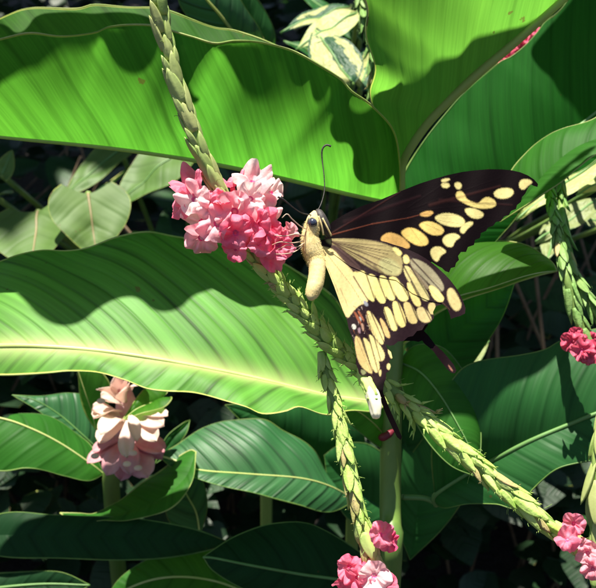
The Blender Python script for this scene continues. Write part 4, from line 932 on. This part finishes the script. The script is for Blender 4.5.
# near wing (forewing underside + hindwing), pattern shared
A_ = lambda pts: smooth_poly(cv(pts, 330, 220, 4.257)); C_ = lambda pts: smooth_poly(cv(pts, 340, 290, 5.35)); X_ = lambda pts: smooth_poly(pts)
GREY = (176, 168, 122); GR2 = (150, 138, 112); DK = (38, 22, 28)
NL = [
    (A_([(-20, 80), (100, 80), (190, 90), (262, 112), (292, 140), (312, 180), (303, 226), (280, 240), (225, 228), (150, 192), (60, 132), (-10, 98)]), (168, 152, 104), 2.0),
    (A_([(205, 180), (230, 160), (270, 170), (300, 200), (300, 224), (280, 236), (225, 224)]), (186, 180, 126), 3.0),
    (A_([(262, 116), (285, 118), (308, 140), (300, 154), (283, 147)]), YEL, 1.4), (A_([(310, 155), (325, 146), (339, 165), (337, 184), (316, 187)]), YEL, 1.4),
    (A_([(340, 160), (400, 178), (455, 230), (490, 288), (472, 310), (430, 278), (380, 228), (343, 195)]), (158, 148, 120), 1.4),
    (A_([(312, 192), (342, 200), (388, 270), (430, 335), (402, 350), (360, 295), (318, 238)]), (206, 192, 132), 1.2),
    (A_([(345, 200), (380, 235), (425, 283), (415, 300), (385, 262), (350, 215)]), (140, 126, 104), 1.4),
    (A_([(416, 282), (440, 278), (488, 330), (478, 352), (443, 340)]), YEL, 1.2), (A_([(497, 298), (520, 286), (548, 330), (562, 370), (535, 394), (503, 348)]), (220, 198, 138), 1.6),
    (A_([(88, 224), (142, 212), (163, 240), (188, 310), (192, 350), (162, 338), (108, 262)]), YEL, 1.1), (A_([(155, 230), (192, 233), (228, 290), (240, 330), (234, 356), (208, 353), (178, 292)]), YEL, 1.1),
    (A_([(203, 236), (237, 238), (268, 290), (280, 332), (265, 346), (238, 327)]), YEL, 1.1), (A_([(246, 243), (282, 241), (318, 290), (339, 332), (320, 348), (293, 341), (263, 282)]), YEL, 1.1),
    (A_([(323, 262), (346, 273), (378, 325), (390, 362), (370, 371), (348, 342)]), (232, 210, 134), 1.1),
    (A_([(227, 370), (252, 373), (283, 430), (288, 470), (260, 472), (233, 402)]), YEL, 1.1), (A_([(262, 349), (286, 343), (308, 380), (325, 430), (320, 453), (299, 458), (278, 420)]), (232, 210, 134), 1.1),
    (A_([(308, 349), (341, 350), (368, 400), (375, 437), (345, 443), (328, 420)]), (214, 192, 128), 1.1), (A_([(368, 374), (396, 368), (428, 405), (433, 432), (394, 438), (372, 411)]), (206, 186, 132), 1.1),
    (A_([(416, 358), (441, 348), (452, 375), (441, 403), (423, 397)]), (200, 180, 124), 1.1),
    (X_([(318, 246), (326, 247), (336, 251), (347, 263), (354, 274), (361, 286), (369, 299), (366, 303), (359, 305), (353, 311), (347, 320), (340, 304), (332, 284), (324, 264), (318, 252)]), (232, 208, 146), 1.4),
    (X_([(331, 250), (340, 256), (350, 270), (358, 288), (362, 298), (355, 292), (345, 275), (336, 260)]), (240, 218, 150), 2.0),
    (X_([(329, 243), (340, 247), (352, 258), (362, 270), (357, 273), (347, 265), (336, 252)]), (84, 62, 58), 2.0),
    (C_([(138, 112), (165, 115), (208, 180), (239, 250), (228, 305), (170, 232), (148, 170)]), (234, 212, 144), 1.1), (C_([(207, 148), (230, 158), (268, 235), (265, 262), (238, 242)]), (216, 178, 118), 1.1),
    (C_([(77, 243), (107, 252), (133, 330), (168, 400), (178, 448), (153, 443), (108, 403), (85, 340)]), (216, 188, 126), 1.1), (C_([(117, 252), (152, 267), (219, 400), (195, 455), (163, 392), (132, 310)]), (230, 208, 142), 1.1),
    (C_([(148, 232), (180, 252), (249, 345), (217, 395), (173, 322)]), (234, 214, 146), 1.1),
    (C_([(252, 316), (273, 326), (290, 360), (273, 370)]), CREAM, 1.0), (C_([(254, 392), (273, 397), (265, 430), (249, 418)]), CREAM, 1.0), (C_([(108, 420), (145, 438), (120, 460)]), (140, 140, 100), 1.0), (C_([(202, 440), (222, 420), (218, 470)]), (215, 195, 130), 1.0),
    (C_([(124, 62), (136, 56), (152, 78), (146, 88), (132, 80)]), (150, 150, 160), 1.2), (C_([(60, 185), (80, 182), (88, 205), (70, 212)]), (205, 200, 190), 1.0), (C_([(95, 150), (112, 142), (116, 165), (100, 172)]), (170, 172, 170), 1.0),
    (C_([(72, 118), (84, 116), (118, 180), (108, 188)]), (150, 84, 58), 1.0), (C_([(92, 112), (102, 110), (132, 165), (126, 172)]), (156, 92, 66), 1.0), (C_([(112, 180), (122, 178), (130, 215), (120, 220)]), (180, 140, 120), 1.0), (C_([(95, 205), (108, 200), (112, 230), (100, 232)]), (150, 120, 130), 1.0),
]
NB = []
for q_ in [(378, 270), (371, 262), (383, 268), (390, 262), (388, 254), (380, 250), (392, 272), (365, 266)]:
    NB.append(((332, 242), q_, 0.75, (70, 48, 42), .75))
for a_, b_ in [((374, 266), (383, 273)), ((366, 262), (378, 271)), ((358, 255), (376, 265))]: NB.append((a_, b_, 2.0, (62, 42, 44), .6))
for a_, b_ in [((324, 250), (352, 286)), ((352, 286), (362, 302)), ((328, 268), (340, 296)), ((322, 262), (345, 315)), ((340, 288), (348, 306)), ((405, 255), (440, 285)), ((408, 262), (432, 295)), ((410, 270), (450, 310))]:
    NB.append((a_, b_, .55, (120, 92, 62), .6))
for a_, b_ in [((363, 322), (378, 366)), ((368, 320), (384, 352)), ((357, 338), (374, 380)), ((372, 330), (385, 362))]: NB.append((a_, b_, .5, (90, 60, 45), .5))
def seps(fn, prs, w_, stg=.9):
    for a_, b_ in prs:
        pa, pb = fn([a_, b_]); NB.append((pa, pb, w_, (46, 28, 36), stg))
fA = lambda p: cv(p, 330, 220, 4.257); fC = lambda p: cv(p, 340, 290, 5.35)
seps(fA, [((148, 212), (195, 352)), ((196, 232), (241, 345)), ((241, 238), (284, 345)), ((287, 242), (347, 350)), ((345, 262), (395, 362)), ((100, 240), (165, 345)), ((256, 368), (292, 472)), ((287, 343), (328, 458)), ((342, 350), (380, 442)), ((399, 368), (436, 440)), ((225, 368), (262, 472)),
          ((338, 190), (430, 345)), ((342, 160), (490, 320)), ((310, 190), (400, 355))], 1.15)
seps(fC, [((108, 245), (178, 450)), ((118, 250), (160, 395)), ((150, 235), (208, 452)), ((180, 245), (225, 400)), ((165, 118), (248, 310)), ((138, 112), (172, 235)), ((205, 148), (245, 262))], .95)
for a_, b_ in [((186, 30), (204, 208)),]: pass
NB += [((332, 241), (386, 246), .9, (84, 64, 52), .6), ((332, 241), (396, 252), .8, (84, 64, 52), .6), ((334, 243), (388, 258), 1.0, (70, 50, 44), .6), ((350, 247), (400, 268), 1.0, (84, 66, 54), .55), ((334, 246), (360, 268), 1.4, (60, 42, 44), .6)]
random_flecks = random.Random(77)
for q in range(34):
    x_ = random_flecks.uniform(350, 370); y_ = random_flecks.uniform(305, 336)
    if (x_ - 350) * 1.2 + 300 > y_ + 12: continue
    NB.append(((x_, y_), (x_ + random_flecks.uniform(-1, 3), y_ + random_flecks.uniform(1, 4)), .5, random_flecks.choice([(170, 150, 140), (150, 84, 58), (200, 190, 180), (30, 14, 20), (120, 80, 60)]), .8))
def near_d(x, y): return 27.1 - (y - 240) * 0.008 + (x - 330) * 0.001
nfo = [(320, 240), (330, 238.4), (342, 238), (353.5, 238), (365, 238.8), (377, 240), (386, 242), (393, 244.4), (402, 247), (410, 250.3), (418, 254), (425, 258), (432, 263), (438.5, 268.5), (445, 274.5), (450.5, 280.5), (455.5, 287), (459.5, 293.5), (463, 301), (465.5, 308), (465, 313.5), (460, 316), (454.5, 317.5), (451, 319), (449.5, 314), (447, 308), (441, 303), (430, 301), (412, 293), (396, 280), (370, 275), (350, 266), (334, 254), (322, 247)]
wing('forewing', nfo, near_d, DK, NL, NB, bf, M['wing_pale'], label='near forewing underside, greyish and faded')
nho = [(319, 244), (330, 249), (350, 261), (370, 270), (396, 275), (412, 288), (430, 297), (441, 301), (443, 304), (436, 306), (433, 312), (434, 318), (431, 322), (425, 325), (422, 330), (417, 331), (413, 336), (408, 337), (403.5, 341), (398, 341.5), (394, 345), (389, 346), (385.5, 344), (387, 348), (391, 352), (392.5, 358), (389, 361), (391, 366), (389.5, 371), (386, 373), (386, 379), (384, 383), (383, 392), (386, 400), (391, 412), (397, 425), (402, 437), (400.5, 440), (397, 437), (391, 425), (386, 414), (382, 404), (379, 396), (377, 390), (374, 386.5), (372, 381), (369, 379), (366, 375.5), (362, 376), (359, 373.5), (358, 369), (356, 364), (356, 355), (354.5, 346), (351.5, 336), (348.5, 328), (347, 320), (343, 311), (339, 300), (334, 286), (328, 271), (322, 257), (318, 249)]
nl2 = NL + [([(376, 386), (384, 380), (400, 415), (408, 445), (395, 445), (378, 400)], (16, 7, 10), 4.0)]
wing('hindwing', nho, lambda x, y: near_d(x, y) + 0.02 + max(0, y - 390) * 0.01, DK, nl2, NB, bf, M['wing_pale'], label='near hindwing, cream cells on black with a thin tail')

# body : one continuous skin
M['fur'] = simple_mat('fur', (0.68, 0.54, 0.22), (0.82, 0.68, 0.36), 400, 0.8, 'same', 0.15, bump=0.3, dist=0.0002)
M['fur_dark'] = simple_mat('fur_dark', (0.02, 0.015, 0.018), (0.06, 0.05, 0.05), 500, 0.6)
M['eye'] = simple_mat('eye', (0.01, 0.01, 0.02), (0.05, 0.06, 0.10), 800, 0.12, bump=0.05, spec=0.8)
M['legs'] = simple_mat('legs', (0.50, 0.36, 0.26), (0.62, 0.48, 0.36), 300, 0.5)
prof = [(314, 211, 27.15, 1.0), (314.5, 214, 27.1, 5.0), (314, 219, 27.05, 7.4), (313, 225, 27.0, 8.0), (311.5, 231, 27.0, 7.6), (310, 235, 27.0, 8.2), (310.5, 242, 27.0, 9.6), (312, 250, 27.0, 10.0), (315, 258, 27.0, 9.2), (317, 265, 26.9, 8.4), (317, 273, 26.8, 8.2), (316, 281, 26.7, 8.2), (314, 288, 26.6, 7.8), (312, 294, 26.55, 6.6), (311, 298, 26.5, 5.2), (310.5, 300.5, 26.5, 2.0)]
bpts = catmull([P(p[0], p[1], p[2]) for p in prof], 60); brad = catmull([Vector((p[3], p[1], 0)) for p in prof], 60)
def rad_at(i):
    # radius by matching the same fraction of the profile
    y = i; return y
rp = [p[3] for p in prof]; ys = [p[1] for p in prof]
def body_r(pt):
    v = pt - cam.location; z = v.dot(FWD); yy = H / 2 - v.dot(UP) / z * F
    for k in range(len(ys) - 1):
        if ys[k] <= yy <= ys[k + 1]: u = (yy - ys[k]) / (ys[k + 1] - ys[k]); return rp[k] + (rp[k + 1] - rp[k]) * u
    return rp[0] if yy < ys[0] else rp[-1]
br = [body_r(p) * px(27) for p in bpts]
for _ in range(2): br = [br[0]] + [(br[i - 1] + br[i] * 2 + br[i + 1]) / 4 for i in range(1, len(br) - 1)] + [br[-1]]
br = [r_ * (1 + (0.010 * math.sin(i * 1.9) if i > 36 else 0)) for i, r_ in enumerate(br)]
body = tube('body', bpts, br, M['fur'], bf, 28)
# fuzz
vs, fs = [], []; rh = random.Random(4); fr = frames(bpts)
for q in range(5200):
    i = rh.randrange(8, 57); tt, nn, bb = fr[i]; a = rh.uniform(0, 6.28); o = nn * math.cos(a) + bb * math.sin(a)
    p0 = bpts[i].lerp(bpts[i + 1], rh.random()) + o * br[i] * .97; la = px(27) * (rh.uniform(1.2, 3.0) if i < 34 else rh.uniform(.4, .9))
    d_ = (o + tt * rh.uniform(.2, 1.4) + nn * rh.uniform(-.4, .4) + bb * rh.uniform(-.4, .4)).normalized()
    sd = d_.orthogonal().normalized() * px(27) * .11; k = len(vs)
    vs += [p0 - sd, p0 + sd, p0 + d_ * la]; fs.append((k, k + 1, k + 2))
link('fuzz', mesh('fuzz', vs, fs), M['fur'], bf)
# dark back of head and thorax with pale stripes
tube('collar', catmull([P(317, 210, 27.2), P(321, 217, 27.0), P(325, 227, 27.0), P(329, 237, 27.1)], 14), [px(27) * r_ for r_ in (1.5, 3.2, 4.3, 4.6, 4.8, 5, 5.2, 5.4, 5.6, 5.6, 5.2, 4.8, 4, 3, 1.5)], M['fur_dark'], bf, 14)
for a_, b_, c_ in [((318.5, 216), (321.5, 225), (323.5, 235)), ((322.5, 218), (327, 227), (331.5, 236))]:
    tube('stripe', catmull([P(*a_, 26.78), P(*b_, 26.78), P(*c_, 26.85)], 10), px(27) * .9, M['fur'], bf, 6)
bm_ = bmesh.new(); bmesh.ops.create_uvsphere(bm_, u_segments=24, v_segments=16, radius=4.7 * px(27)); bmesh.ops.translate(bm_, vec=P(312.6, 222.8, 26.83), verts=bm_.verts)
me = bpy.data.meshes.new('eye'); bm_.to_mesh(me); bm_.free(); me.polygons.foreach_set('use_smooth', [True] * len(me.polygons)); link('eye', me, M['eye'], bf)
ringp = [P(312.6 + 5.2 * math.cos(a / 20 * 2 * math.pi), 222.8 + 5.4 * math.sin(a / 20 * 2 * math.pi), 26.86) for a in range(21)]
tube('eye_ring', ringp, px(27) * 1.1, M['fur'], bf, 6)
tube('antenna', catmull([P(316, 213, 27.1), P(321, 204, 27.3), P(324.5, 190, 27.5), P(324, 175, 27.6), P(322.2, 160, 27.7), P(322, 151, 27.7), P(324, 146.5, 27.7), P(327.5, 145, 27.7), P(331, 146.5, 27.7)], 50), [px(27) * (.55 if i < 34 else .55 + .55 * (i - 34) / 16) for i in range(51)], M['fur_dark'], bf, 6)
tube('antenna', catmull([P(311, 215, 26.9), P(302, 213, 26.6), P(294, 208, 26.3), P(284, 200, 26.0), P(278, 197, 25.9)], 30), [px(27) * (.55 if i < 18 else .55 + .6 * (i - 18) / 12) for i in range(31)], M['fur_dark'], bf, 6)
tube('proboscis', catmull([P(306, 229, 26.8), P(300, 226, 26.4), P(292, 219, 26.1), P(287, 214, 26.0), P(282, 218, 26.0)], 24), px(27) * .55, M['legs'], bf, 6)
for L_ in [[(304, 236), (296, 234), (285, 236), (272, 235)], [(303, 241), (292, 243), (280, 242), (270, 246)], [(303, 246), (294, 252), (284, 254), (273, 254)], [(304, 243), (297, 247), (288, 245), (277, 250)], ]:
    tube('leg', catmull([P(x, y, 26.8 - .15 * i - (.25 if i in (1, 2) else 0)) for i, (x, y) in enumerate(L_)], 20), [px(27) * (.62 - .012 * i) for i in range(21)], M['legs'], bf, 6)
for o in bpy.data.objects:
    if o.parent is None and o.name.split('.')[0] in ('ginger_plant', 'flowering_ginger_plant'): o['group'] = 'broad leaved ginger plants'
